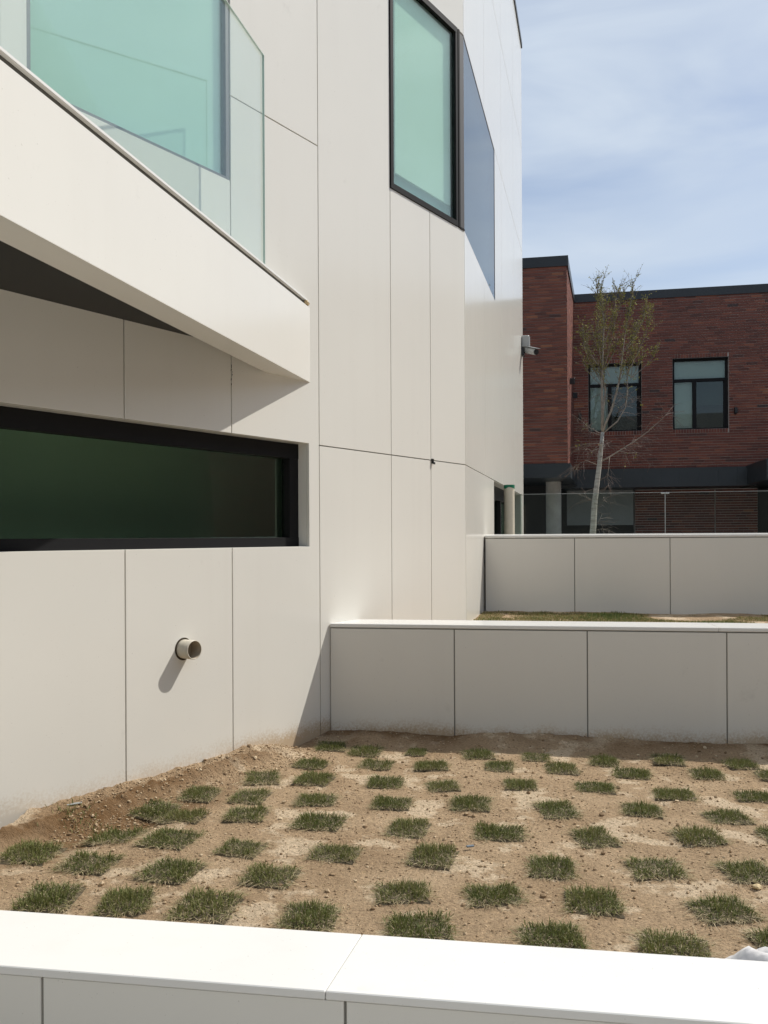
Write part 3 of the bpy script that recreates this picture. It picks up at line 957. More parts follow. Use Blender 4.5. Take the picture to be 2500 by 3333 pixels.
def sod_meshes(v):
    n = 1350 if v % 3 else 1150
    half = 0.5
    x = rng.uniform(-half, half, n); y = rng.uniform(-half, half, n)
    # worn outline: roots pulled in where noise is high; a few stragglers outside
    ed = np.maximum(np.abs(x), np.abs(y)); lim = 0.45 + 0.13 * fbm(x * 3 + v * 7, y * 3, 1.5, 3, v)
    pull = np.where(ed > lim, lim / ed, 1.0); x *= pull; y *= pull
    st = rng.random(n) < 0.07; ex = 1.08 + 0.22 * rng.random(n); x = np.where(st, x * ex, x); y = np.where(st, y * ex, y)
    z = 0.02 * np.maximum(0, 1 - ed) + 0.0 * x
    dens = fbm(x + v, y - v, 3.0, 2, 50 + v)
    h = (0.085 + 0.125 * rng.random(n) ** 1.4 + 0.08 * dens) * (1 - 0.35 * (ed > 0.40))
    la = rng.normal(0, 0.085, n) + x * 0.15; lb = rng.normal(0, 0.085, n) + y * 0.15
    tone = np.clip(0.42 + 0.20 * rng.normal(size=n) + 0.22 * dens + (0.10 if v % 3 == 0 else 0.0), 0, 0.78)
    dry = rng.random(n) < (0.15, 0.33, 0.20, 0.26)[v % 4] + 0.28 * (ed > 0.37) + 0.18 * (dens < -0.1)
    tone = np.where(dry, rng.uniform(0.82, 1.0, n), tone); h = np.where(dry, h * 0.55, h)
    la = np.where(dry, la * 1.7, la); lb = np.where(dry, lb * 1.7, lb)
    bl = blade_mesh('grass_blades', np.stack([x, y, z], -1), h, np.stack([la, lb], -1), tone, 'grass', (0.0052, 0.0095))
    # low mat of roots and soil
    g = 15; c = np.linspace(-0.52, 0.52, g); X, Y = np.meshgrid(c, c)
    e = np.maximum(np.abs(X), np.abs(Y))
    Z = 0.055 * (1 - sstep(0.36, 0.52, e + 0.06 * fbm(X + v, Y, 4.0, 2, v))) - 0.02 + 0.02 * fbm(X, Y + v, 9.0, 2, v + 3)
    idx = np.arange(g * g).reshape(g, g)
    F = np.stack([idx[:-1, :-1], idx[:-1, 1:], idx[1:, 1:], idx[1:, :-1]], -1).reshape(-1, 4)
    rt = bpy.data.meshes.new('root_mat'); rt.from_pydata(np.stack([X, Y, Z], -1).reshape(-1, 3).tolist(), [], F.tolist())
    rt.materials.append(M['root'])
    return bl, rt
M['root'] = simple('root_mat', (0.085, 0.066, 0.038), 0.95, var=0.35, vscale=60)
SODS = [sod_meshes(v) for v in range(8)]
sod_spots = [(-1.21, 3.09, .23), (-0.92, 3.04, .21), (-0.63, 3.0, .235), (-0.26, 2.92, .205), (-1.18, 3.41, .22), (-0.83, 3.32, .21), (-0.44, 3.27, .20),
 (-1.46, 3.53, .22), (-1.18, 3.76, .22), (-0.92, 3.67, .21), (-0.6, 3.56, .18), (-0.21, 3.51, .19), (-1.10, 4.12, .19), (-0.94, 4.01, .20),
 (-0.65, 4.01, .21), (-0.3, 3.87, .20), (-0.94, 4.34, .20), (-0.68, 4.3, .20), (-0.34, 4.22, .20), (-0.66, 4.61, .20), (-0.38, 4.58, .20), (-0.42, 4.87, .18),
 (-0.33, 5.28, .19), (-0.12, 5.18, .20), (0.19, 5.15, .14), (0.55, 5.06, .18), (0.88, 5.0, .15), (1.26, 4.93, .19), (1.63, 4.94, .18), (2.01, 4.85, .17),
 (-0.05, 4.89, .18), (0.26, 4.83, .18), (0.64, 4.81, .18), (0.98, 4.77, .18), (1.35, 4.69, .18), (1.75, 4.66, .18), (2.11, 4.63, .18), (0.0, 4.51, .19),
 (0.3, 4.44, .18), (0.7, 4.44, .18), (1.08, 4.41, .18), (1.45, 4.3, .19), (1.84, 4.26, .18), (0.03, 4.14, .19), (0.41, 4.13, .19), (0.81, 4.05, .20),
 (1.21, 4.04, .19), (1.57, 3.94, .18), (0.1, 3.8, .20), (0.5, 3.75, .20), (0.9, 3.69, .20), (1.34, 3.67, .20), (1.71, 3.66, .20), (0.19, 3.47, .21),
 (0.65, 3.35, .19), (1.05, 3.33, .21), (1.39, 3.28, .20), (0.06, 3.12, .20), (0.39, 3.09, .20), (0.73, 3.02, .20), (1.16, 2.95, .20), (0.11, 2.83, .21),
 (0.53, 2.75, .20), (0.9, 2.68, .20), (1.25, 2.70, .19)]
sod_spots += [(x + random.uniform(-.03, .03), y + random.uniform(-.03, .03), random.uniform(.18, .20)) for x, y in      # the rows go on past the right edge of the view
              ((2.40, 4.79), (2.78, 4.73), (2.50, 4.57), (2.88, 4.51), (2.23, 4.22), (2.61, 4.16), (1.97, 3.88), (2.36, 3.82), (2.10, 3.60), (2.48, 3.55),
               (1.79, 3.22), (2.18, 3.17), (1.57, 2.90), (1.96, 2.85), (1.63, 2.64), (2.02, 2.58))]
DX = np.array([p[0] for p in sod_spots]); DY = np.array([p[1] for p in sod_spots]); DZ, _ = soil_h(DX, DY)
last = -1
for i, (x, y, w) in enumerate(sod_spots):
    k = random.choice([q for q in range(8) if q != last]); last = k
    bl, rt = SODS[k]
    o = bpy.data.objects.new('grass_plug', bl); COL.objects.link(o)
    o.location = (x, y, DZ[i] + 0.002)
    rz = random.choice([0, 1, 2, 3]) * math.pi / 2 + random.uniform(-.30, .14)
    o.scale = (w * random.uniform(.92, 1.04), w * random.uniform(.80, 1.0), w * random.uniform(.84, 1.15))
    e = 0.07
    hx = soil_h(np.array([x + e, x - e, x, x]), np.array([y, y, y + e, y - e]))[0]
    nv = Vector((-(hx[0] - hx[1]) / (2 * e), -(hx[2] - hx[3]) / (2 * e), 1.7)).normalized()
    o.location.z = float(hx.mean()) + 0.003
    o.rotation_mode = 'QUATERNION'
    o.rotation_quaternion = Vector((0, 0, 1)).rotation_difference(nv) @ Matrix.Rotation(rz, 3, 'Z').to_quaternion()
    if math.hypot(x - 0.19, y - 3.47) < .05:
        tag(o, 'turf plug with the blue grey plastic scrap against its edge', 'turf')
    elif math.hypot(x - 1.25, y - 2.70) < .05:
        tag(o, 'turf plug behind the crumpled white plastic sheet', 'turf')
    elif math.hypot(x - 1.39, y - 3.28) < .05:
        tag(o, 'turf plug beside the pale pebble', 'turf')
    elif dist_mid(x, y) < 0.42:
        tag(o, 'shaded turf plug at the foot of the middle terrace wall', 'turf', 'turf plugs in the shade of the middle wall')
    elif dist_w1(x, y) < 0.42 and along_w1(x, y) < 6.3:
        tag(o, 'turf plug slumped against the soil bank below the facade', 'turf', 'turf plugs along the soil bank')
    elif (x - FRONT.o.x) * FRONT.n.x + (y - FRONT.o.y) * FRONT.n.y > -0.75:
        tag(o, 'turf plug of the row lined up along the nearest parapet', 'turf', 'turf plugs along the parapet')
    else:
        tag(o, 'square plug of short turf in open soil away from walls and parapet', 'turf', 'turf plugs set out in the open soil')
    c = bpy.data.objects.new('root_mat', rt); COL.objects.link(c); c.parent = o
# the half-buried straggly tuft at the foot of the bank
pts = np.stack([rng.normal(-1.40, .06, 130), rng.normal(3.88, .045, 130), np.zeros(130)], -1)
pts[:, 2] = soil_h(pts[:, 0], pts[:, 1])[0]
o = link('grass_tuft', blade_mesh('grass_tuft', pts, rng.uniform(.012, .035, 130), rng.normal(0, .015, (130, 2)), np.clip(rng.normal(.6, .25, 130), 0, 1), 'dry_grass'))
tag(o, 'thin straggly tuft half buried in damp soil below the bank', 'grass', kind='stuff')

# ------------------------------------------------------------------ upper terrace: soil and patchy turf
UZ = 0.575
def upper_bed():
    u = np.linspace(-0.75, 6.0, 220); v = np.linspace(0.27, 2.85, 60)
    U, V = np.meshgrid(u, v)
    X = MID.o.x + MID.d.x * U - MID.n.x * V; Y = MID.o.y + MID.d.y * U - MID.n.y * V
    Z = UZ + 0.018 * fbm(X, Y, 2.2, 4, 81) + 0.012 * sstep(2.2, 2.5, V)
    co = np.stack([X, Y, Z], -1).reshape(-1, 3)
    idx = np.arange(U.size).reshape(U.shape)
    f = np.stack([idx[:-1, :-1], idx[:-1, 1:], idx[1:, 1:], idx[1:, :-1]], -1).reshape(-1, 4)
    c = co[f].mean(1)
    q2 = (c[:, 0] - W2.o.x) * W2.n.x + (c[:, 1] - W2.o.y) * W2.n.y
    dq = dist_w1(c[:, 0], c[:, 1])
    keep = ((dq > -0.03) | (c[:, 1] > 7.05)) & ((q2 > -0.03) | (c[:, 1] < 7.05))
    me = bpy.data.meshes.new('terrace_soil'); me.from_pydata(co.tolist(), [], f[keep].tolist()); me.materials.append(M['soil'])
    me.polygons.foreach_set('use_smooth', [True] * len(me.polygons))
    o = bpy.data.objects.new('terrace_soil', me); COL.objects.link(o); tag(o, kind='structure')
    n = 42000
    u = rng.uniform(0.2, 4.6, n); v = 2.62 - np.abs(rng.normal(0, .62, n))
    x = MID.o.x + MID.d.x * u - MID.n.x * v; y = MID.o.y + MID.d.y * u - MID.n.y * v
    q2 = (x - W2.o.x) * W2.n.x + (y - W2.o.y) * W2.n.y; dq = dist_w1(x, y)
    cover = fbm(x, y, 1.9, 4, 91)
    ok = (v > 0.3) & (((dq > 0.01) & (y < 7.05)) | ((q2 > 0.01) & (y >= 7.05))) & (cover > -0.30)
    x, y, v, cover = x[ok], y[ok], v[ok], cover[ok]
    z = UZ + 0.018 * fbm(x, y, 2.2, 4, 81) + 0.012 * sstep(2.2, 2.5, v)
    h = rng.uniform(.012, .042, len(x)) * (0.75 + 1.2 * np.maximum(cover, -.2))
    tone = np.clip(0.56 - cover * 0.8 + rng.normal(0, .22, len(x)), 0, 1)
    me = blade_mesh('terrace_turf', np.stack([x, y, z], -1), h, rng.normal(0, .014, (len(x), 2)), tone, 'dry_grass', (.0018, .0034))
    o = bpy.data.objects.new('terrace_turf', me); COL.objects.link(o)
    tag(o, 'patchy yellowing turf on the upper terrace', 'grass', kind='stuff')
upper_bed()

# ------------------------------------------------------------------ scraps on the bed
def rumpled(name, cx, cy, z, wx, wy, rot, hgt, mat, label, cat):
    g = 26; c = np.linspace(-1, 1, g); X, Y = np.meshgrid(c, c)
    R = np.sqrt(X ** 2 + Y ** 2)
    Z = hgt * np.clip(1 - R, 0, 1) ** 0.7 * (0.75 + 0.7 * fbm(X, Y, 2.2, 3, 64)) + 0.25 * hgt * np.abs(fbm(X + .3 * Y, Y, 3.6, 2, 65)) * (R < 1)
    k = 1 + 0.18 * fbm(np.arctan2(Y, X), R * 0, 1.7, 2, 66)
    px = X * wx * k; py = Y * wy * k
    ca, sa = math.cos(rot), math.sin(rot)
    co = np.stack([cx + px * ca - py * sa, cy + px * sa + py * ca, z + Z], -1).reshape(-1, 3)
    idx = np.arange(g * g).reshape(g, g)
    f = np.stack([idx[:-1, :-1], idx[:-1, 1:], idx[1:, 1:], idx[1:, :-1]], -1).reshape(-1, 4)
    keep = R.reshape(-1)[f].max(1) < 1.02
    me = bpy.data.meshes.new(name); me.from_pydata(co.tolist(), [], f[keep].tolist()); me.materials.append(M[mat])
    me.polygons.foreach_set('use_smooth', [True] * len(me.polygons))
    o = bpy.data.objects.new(name, me); COL.objects.link(o)
    return tag(o, label, cat)
rumpled('plastic_sheet', 1.13, 2.475, 0.015, 0.23, 0.10, -0.15, 0.102, 'sheet', 'crumpled white plastic sheet lying against the parapet', 'plastic sheet')
mb = MB(); f = Fr((0.335, 3.555), (0.95, 0.3)); zz = float(soil_h(np.array([.34]), np.array([3.56]))[0][0])
mb.box(f, 0, 0.034, -0.006, 0.006, zz + 0.012, zz + 0.019)
tag(mb.build('plastic_scrap', 'blue_scrap', bevel=0.002), 'small blue grey plastic scrap beside a turf plug', 'scrap')
mb = MB(); f = Fr((-1.465, 3.935), (0.86, 0.5)); zz = float(soil_h(np.array([-1.42]), np.array([3.97]))[0][0])
mb.box(f, 0, 0.07, -0.010, 0.010, zz + 0.001, zz + 0.005)
tag(mb.build('foil_strip', 'concrete_dim', bevel=0.002), 'grey plastic strip half buried in the soil bank', 'scrap')
for (x, y, r0) in ((1.36, 3.14, .017),):
    bm = bmesh.new(); bmesh.ops.create_icosphere(bm, subdivisions=2, radius=r0)
    for v in bm.verts: v.co *= random.uniform(.78, 1.15)
    for v in bm.verts: v.co.z *= .6
    me = bpy.data.meshes.new('pebble'); bm.to_mesh(me); bm.free(); me.materials.append(M['crumb_light'] if 'crumb_light' in M else M['foam'])
    o = bpy.data.objects.new('pebble', me); COL.objects.link(o)
    o.location = (x, y, float(soil_h(np.array([x]), np.array([y]))[0][0]) + r0 * .35)
    tag(o, 'pale pebble lying on the bare soil', 'stone')

# ------------------------------------------------------------------ glass fence on the plaza
GF = Fr((1.951, 11.929), (1.0, -0.19))
gf = thing('glass_fence', GF.p(0, 0, 1.0), 'frameless clear glass fence behind the top terrace wall', 'fence')
J = (3.797 - 1.951) * math.hypot(1, .19)
for a, b in ((-1.6, J - 1.90), (J - 1.885, J - 0.008), (J + 0.008, J + 1.9), (J + 1.915, J + 3.8), (J + 3.815, J + 5.7)):
    mb = MB(); mb.box(GF, a, b, -0.006, 0.006, 1.02, 1.886)
    p = part('pane', mb, 'glass_fence', gf)
    e = MB(); e.box(GF, a, b, -0.0062, 0.0062, 1.8862, 1.892); part('polished_edge', e, 'pale_seal', p)
mb = MB(); mb.box(GF, J - 0.005, J + 0.005, -0.005, 0.005, 1.02, 1.884); part('joint_seal', mb, 'pale_seal', gf)
mb = MB(); mb.box(GF, J - 0.055, J + 0.055, -0.014, 0.014, 1.868, 1.888); part('clamp', mb, 'steel', gf, bevel=0.003)
mb = MB(); mb.box(GF, -1.6, J + 5.7, -0.03, 0.03, 1.001, 1.019); part('base_channel', mb, 'steel', gf)

# ------------------------------------------------------------------ brick building
bb = thing('brick_building', (4.67, 20.9, 1.0), 'two storey red brown brick building with black roof edge and dark windows', 'building')
BR = Fr((4.64, 20.918), (1.0, -0.19))                  # long recessed front, s = 0 at the inner corner
BF = Fr((3.87, 18.06), (-1.0, 0.19), -1)               # projecting block front, s = 0 at its free corner, going left
BS = Fr((3.87, 18.06), (0.2607, 0.9654))               # sunlit side of the block
CO, BL, MO = 0.063, 0.232, 0.011
TOPB = 7.04
def tone_at(s, z, seed):
    g = float(fbm(np.array([s]), np.array([z]), 0.45, 3, seed)[0])
    t = random.gauss(0.45 + 0.22 * g, 0.16)
    if random.random() < 0.004: t = 0.03
    return min(1, max(0.09, t)) if t != 0.03 else 0.03
def bricks(fr, s0, s1, z0, z1, holes, seed, proud=0.012):
    out = []
    k = 0; z = z0
    while z + CO <= z1 + 1e-4:
        off = (0, .5, .25, .75)[k % 4] * (BL + 0.005)
        s = s0 - off
        while s < s1:
            a, b = max(s, s0), min(s + BL, s1)
            segs = [(a, b)]
            for (h0, h1, y0, y1) in holes:
                if z + CO > y0 + 1e-4 and z < y1 - 1e-4:
                    ns = []
                    for (p, q) in segs:
                        if p < h0: ns.append((p, min(q, h0)))
                        if q > h1: ns.append((max(p, h1), q))
                    segs = [x for x in ns if x[1] - x[0] > 0.012]
            for (p, q) in segs:
                if q - p > 0.012:
                    out.append((p, q, z, z + CO - MO, tone_at((p + q) / 2, z, seed)))
            s += BL + 0.005
        z += CO; k += 1
    return out
def brick_mesh(lst, fr, proud):
    mb = MB()
    for (p, q, a, b, t) in lst:
        n1 = proud + random.uniform(-.002, .002)
        vs = [fr.p(s, n, z) for z in (a, b) for n in (0.0, n1) for s in (p, q)]
        mb.add(vs, [(4, 6, 7, 5), (0, 1, 3, 2), (2, 3, 7, 6), (0, 2, 6, 4), (1, 5, 7, 3)], 0, t)
    return mb
WINS = [(0.35, 1.60, 3.835, 5.48), (2.31, 3.58, 3.835, 5.53), (4.85, 6.12, 3.835, 5.55)]
# long front
wall = MB()
ROW = 0.10
zc = 2.92
edges = [0.0]
for (a, b, c, d) in WINS:
    wall.box(BR, edges[-1], a, -0.30, 0.0, zc, TOPB)
    wall.box(BR, a, b, -0.30, 0.0, zc, c)
    wall.box(BR, a, b, -0.30, 0.0, d, TOPB)
    edges.append(b)
wall.box(BR, edges[-1], 9.0, -0.30, 0.0, zc, TOPB)
bw_long = part('brick_wall', wall, 'mortar', bb)
zb = zc + .004
HS = []
for a, b, c, d in WINS:
    HS.append((a, b, c, d, zb + math.floor((c - .07 - zb) / CO) * CO, zb + math.ceil((d + .07 - zb) / CO) * CO))
holes = [(a - .004, b + .004, c2, d2) for a, b, c, d, c2, d2 in HS]
lst = bricks(BR, 0.004, 8.99, zc + .004, TOPB, holes, 5)
for (a, b, c, d, c2, d2) in HS:                          # upright courses over and under each window
    s = a
    while s + 0.05 < b:
        for z, z2 in ((c2, c - .004), (d + .006, d2 - MO)):
            lst.append((s, s + 0.055, z, z2, tone_at(s, z, 5)))
        s += 0.0625
stuff = part('bricks', brick_mesh(lst, BR, 0.012), 'brick', bw_long)
tag(stuff, kind='stuff')
# projecting block: front bricks as single pieces
wall = MB(); wall.box(BF, 0.006, 4.5, -0.30, 0.0, 2.84, TOPB)
bw_block = part('brick_wall', wall, 'mortar', bb)
lst = bricks(BF, 0.010, 4.4, 2.844, TOPB, [], 15)
lst.sort(key=lambda q: q[0])
near, rest = lst[:300], lst[300:]
tag(part('bricks', brick_mesh(rest, BF, 0.012), 'brick', bw_block), kind='stuff')
cache = {}
base = Vector(bb.location) + Vector(bw_block.location)
for (p, q, a, b, t) in near:
    key = (round((q - p) / 0.02), round(t * 14))
    if key not in cache:
        mb = MB(); l2 = key[0] * 0.02 / 2; l2 = max(l2, 0.007)
        f0 = Fr((0, 0), (-1.0, 0.19), -1)
        vs = [f0.p(s, n, z) for z in (-(CO - MO) / 2, (CO - MO) / 2) for n in (0.0, 0.012) for s in (-l2, l2)]
        mb.add(vs, [(4, 6, 7, 5), (0, 1, 3, 2), (2, 3, 7, 6), (0, 2, 6, 4), (1, 5, 7, 3)], 0, key[1] / 14.0)
        cache[key] = mb.mesh('brick', 'brick')
    o = bpy.data.objects.new('brick', cache[key]); COL.objects.link(o); o.parent = bw_block
    o.location = Vector(BF.p((p + q) / 2, random.uniform(-.002, .001), (a + b) / 2)) - base
# sunlit side of the block
wall = MB(); wall.box(BS, 0.0, 3.0, -0.25, -0.006, 2.84, TOPB)
bw_side = part('brick_wall', wall, 'mortar', bb)
tag(part('bricks', brick_mesh(bricks(BS, 0.0, 2.98, 2.844, TOPB, [], 25), Fr(BS.p(0, -0.006, 0)[:2], BS.d), 0.012), 'brick', bw_side), kind='stuff')
# black metal capping
mb = MB(); mb.box(BR, -0.02, 9.0, -0.32, 0.035, TOPB - 0.049, 7.19); part('roof_capping', mb, 'cap_metal', bb)
mb = MB(); mb.box(BF, -0.035, 4.5, -0.32, 0.035, TOPB - 0.048, 7.21); part('roof_capping', mb, 'cap_metal', bb)
mb = MB(); mb.box(BS, 0.036, 3.0, -0.30, 0.034, TOPB - 0.0485, 7.205); part('roof_capping', mb, 'cap_metal', bb)
# slate-grey fascias and canopy
mb = MB()
mb.prism([BR.p(-0.4, 0.10, 0)[:2], BR.p(3.95, 0.10, 0)[:2], BR.p(3.95, -1.9, 0)[:2], BR.p(-0.4, -1.9, 0)[:2]], 2.47, 2.919)
part('fascia', mb, 'slate', bb)
s = 0.3
while s < 3.9:
    mb = MB(); mb.box(BR, s, s + 0.425, 0.1005, 0.106, 2.474, 2.915); part('fascia_panel', mb, 'slate', bb)
    s += 0.431
mb = MB(); mb.box(BR, 3.96, 9.0, -1.9, 1.9, 2.50, 2.94); part('canopy', mb, 'slate', bb)
mb = MB(); mb.prism([BF.p(-0.06, 0.05, 0)[:2], BF.p(4.5, 0.05, 0)[:2], BF.p(4.5, -3.1, 0)[:2], (BS.p(3.0, 0.06, 0)[0], BS.p(3.0, 0.06, 0)[1])], 2.545, 2.838)
part('fascia', mb, 'slate', bb)
# column and recessed ground floor
mb = MB(); cxy = (3.88, 19.6)
mb.tube([(*cxy, 1.0), (*cxy, 2.546)], [0.172, 0.172], 32); part('column', mb, 'concrete', bb, smooth=False)
GFW = Fr(BR.p(0, -1.25, 0)[:2], BR.d)
mb = MB(); mb.box(GFW, -0.15, 1.48, 0.30, 0.36, 1.58, 2.465); part('grey_panel', mb, 'concrete_dim', bb)
mb = MB(); mb.box(GFW, -0.3, 9.0, -0.35, -0.02, 1.0, 2.465); mb.box(GFW, -6.0, -0.301, -0.35, -0.02, 1.0, 2.83); part('ground_floor_wall', mb, 'core', bb)
gw = MB(); gw.box(GFW, 1.52, 4.40, -0.019, 0.30, 1.0, 2.465); gwo = part('brick_wall', gw, 'mortar', bb)
f2 = Fr(GFW.p(0, 0.30, 0)[:2], GFW.d)
tag(part('bricks', brick_mesh(bricks(f2, 1.525, 3.42, 1.004, 2.46, [], 35), f2, .010) , 'brick', gwo), kind='stuff')
mb = MB(); mb.box(GFW, 3.43, 4.41, 0.301, 0.36, 1.0, 2.464); pw = part('pier', mb, 'mortar', bb)
f3 = Fr(GFW.p(0, 0.36, 0)[:2], GFW.d)
tag(part('bricks', brick_mesh(bricks(f3, 3.434, 4.405, 1.004, 2.46, [], 36), f3, .010), 'brick', pw), kind='stuff')
# body and roof so that no light leaks in
mb = MB(); mb.prism([BR.p(-0.1, -0.301, 0)[:2], BR.p(9.0, -0.301, 0)[:2], BR.p(9.0, -7, 0)[:2], BR.p(-0.1, -7, 0)[:2]], 6.9, 7.03)
mb.prism([BR.p(-0.1, -3.4, 0)[:2], BR.p(9.0, -3.4, 0)[:2], BR.p(9.0, -7, 0)[:2], BR.p(-0.1, -7, 0)[:2]], 1.0, 6.89)
mb.prism([BF.p(0.3, -0.301, 0)[:2], BF.p(4.5, -0.301, 0)[:2], BF.p(4.5, -5.0, 0)[:2], BS.p(3.6, -0.27, 0)[:2]], 2.86, 7.03)
mb.box(BR, 8.9, 9.0, -7, -0.31, 2.95, 6.88)
part('body', mb, 'core', bb)
# unseen brick wing right of the terraces, added to cut the fill light
def brick_tex():
    m, t, b = new_mat('blocker_brick')
    bt = node(t, 'ShaderNodeTexBrick')
    bt.inputs['Color1'].default_value = (0.185, 0.070, 0.052, 1); bt.inputs['Color2'].default_value = (0.14, 0.058, 0.046, 1)
    bt.inputs['Mortar'].default_value = (0.30, 0.26, 0.24, 1); bt.inputs['Scale'].default_value = 1.0
    bt.inputs['Brick Width'].default_value = 0.237; bt.inputs['Row Height'].default_value = 0.063; bt.inputs['Mortar Size'].default_value = 0.005
    sx = node(t, 'ShaderNodeSeparateXYZ'); cx = node(t, 'ShaderNodeCombineXYZ'); t.links.new(geo_pos(t), sx.inputs[0])
    t.links.new(sx.outputs['Y'], cx.inputs['X']); t.links.new(sx.outputs['Z'], cx.inputs['Y']); t.links.new(cx.outputs[0], bt.inputs['Vector'])
    t.links.new(bt.outputs['Color'], b.inputs['Base Color']); b.inputs['Roughness'].default_value = 0.85
    return m
M['brick_tex'] = brick_tex()
WG = Fr((14.2, 18.2), (-0.19, -1.0))
wg = MB()
ws = [(2.0 + 3.4 * k, 3.4 + 3.4 * k) for k in range(7)]
last = 0.0
for a, b in ws:
    wg.box(WG, last, a, -0.3, 0.0, -0.38, 7.04); wg.box(WG, a, b, -0.3, 0.0, -0.38, 3.83); wg.box(WG, a, b, -0.3, 0.0, 5.5, 7.04)
    last = b
wg.box(WG, last, 26.0, -0.3, 0.0, -0.38, 7.04)
wgo = part('wing_blocker', wg, 'brick_tex', bb)
r = MB(); r.box(WG, -0.05, 26.05, -0.34, 0.03, 7.041, 7.19); part('roof_capping', r, 'cap_metal', wgo)
for a, b in ws:
    r = MB(); r.box(WG, a, b, -0.2, -0.15, 3.83, 5.5); part('window', r, 'frame', wgo)
WR = Fr((9.2, -12.5), (-1.0, 0.12))                     # unseen wall behind the viewer, added to dim the shaded terrace walls
r = MB(); r.box(WR, -1.0, 24.0, -0.3, 0.0, -0.38, 8.6); part('rear_blocker', r, 'concrete_dim', wgo)
r = MB(); r.box(WR, -1.0, 24.0, -7.0, -0.301, 8.4, 8.59); part('roof', r, 'core', wgo)
r = MB(); r.box(WG, 0.0, 26.0, -7.0, -0.301, 6.9, 7.03); r.box(WG, 0.0, 26.0, -7.0, -6.9, -0.38, 6.89); part('roof', r, 'core', wgo)
# windows
for i, (a, b, c, d) in enumerate(WINS):
    wn = part('window', MB(), 'frame', bb)
    r = MB(); fw = 0.055
    tz = d - 0.50; mxs = a + 0.47
    r.box(BR, a, a + fw, -0.16, -0.085, c, d); r.box(BR, b - fw, b, -0.16, -0.085, c, d)
    r.box(BR, a + fw, b - fw, -0.16, -0.086, d - fw, d); r.box(BR, a + fw, b - fw, -0.16, -0.086, c, c + fw * .7)
    r.box(BR, a + fw, b - fw, -0.16, -0.0865, tz - 0.05, tz + 0.02)
    r.box(BR, mxs, mxs + 0.085, -0.16, -0.087, c + fw * .7, tz - 0.05)
    r.box(BR, b - fw - 0.045, b - fw - 0.0005, -0.15, -0.10, c + fw * .7, tz - 0.05)
    refill(wn, r, 'frame')
    for (p, q, y0, y1) in ((a + fw, b - fw, tz + 0.02, d - fw), (a + fw, mxs, c + fw * .7, tz - 0.05), (mxs + 0.085, b - fw - 0.045, c + fw * .7, tz - 0.05)):
        g = MB(); g.box(BR, p, q, -0.135, -0.125, y0, y1); part('pane', g, 'glass_far', wn)
    g = MB(); g.box(BR, a + .01, b - .01, -0.20, -0.19, tz, d - .01); part('blind', g, 'blind', wn)
    g = MB(); g.box(BR, a + .01, mxs + .03, -0.205, -0.195, c + .01, tz - .01); part('blind', g, 'blind', wn)
    g = MB(); g.box(BR, mxs + .05, b - .01, -0.40, -0.39, c + .62, tz - .01); part('blind', g, 'room', wn)
    for (lip, z0, z1) in (('lintel', d + .001, d + .012),):
        g = MB(); g.box(BR, a - .01, b + .01, -0.12, 0.010, z0 - .012, z1 - .012 - .003); part(lip, g, 'cap_metal', wn)

# wall lamps
def lamp(fr, s, z, label):
    t = thing('wall_lamp', fr.p(s, 0.012, z), label, 'lamp', None)
    mb = MB(); mb.box(fr, s - .034, s + .034, 0.013, 0.12, z - .065, z + .065); part('shade', mb, 'lamp', t, bevel=.006)
    mb = MB(); mb.box(fr, s - .02, s + .02, 0.0125, 0.016, z - .09, z + .09); part('back_plate', mb, 'lamp', t)
    return t
lamp(BR, 3.72, 4.24, 'small black wall lamp beside the unobstructed brick building window')
lamp(BR, 0.15, 4.20, 'small black wall lamp on brick beside the window behind the birch')
lamp(BS, 0.95, 4.73, 'upper black box lamp on the sunlit edge of the brick block')
lamp(BS, 2.25, 4.62, 'lower black box lamp on the sunlit edge of the brick block')

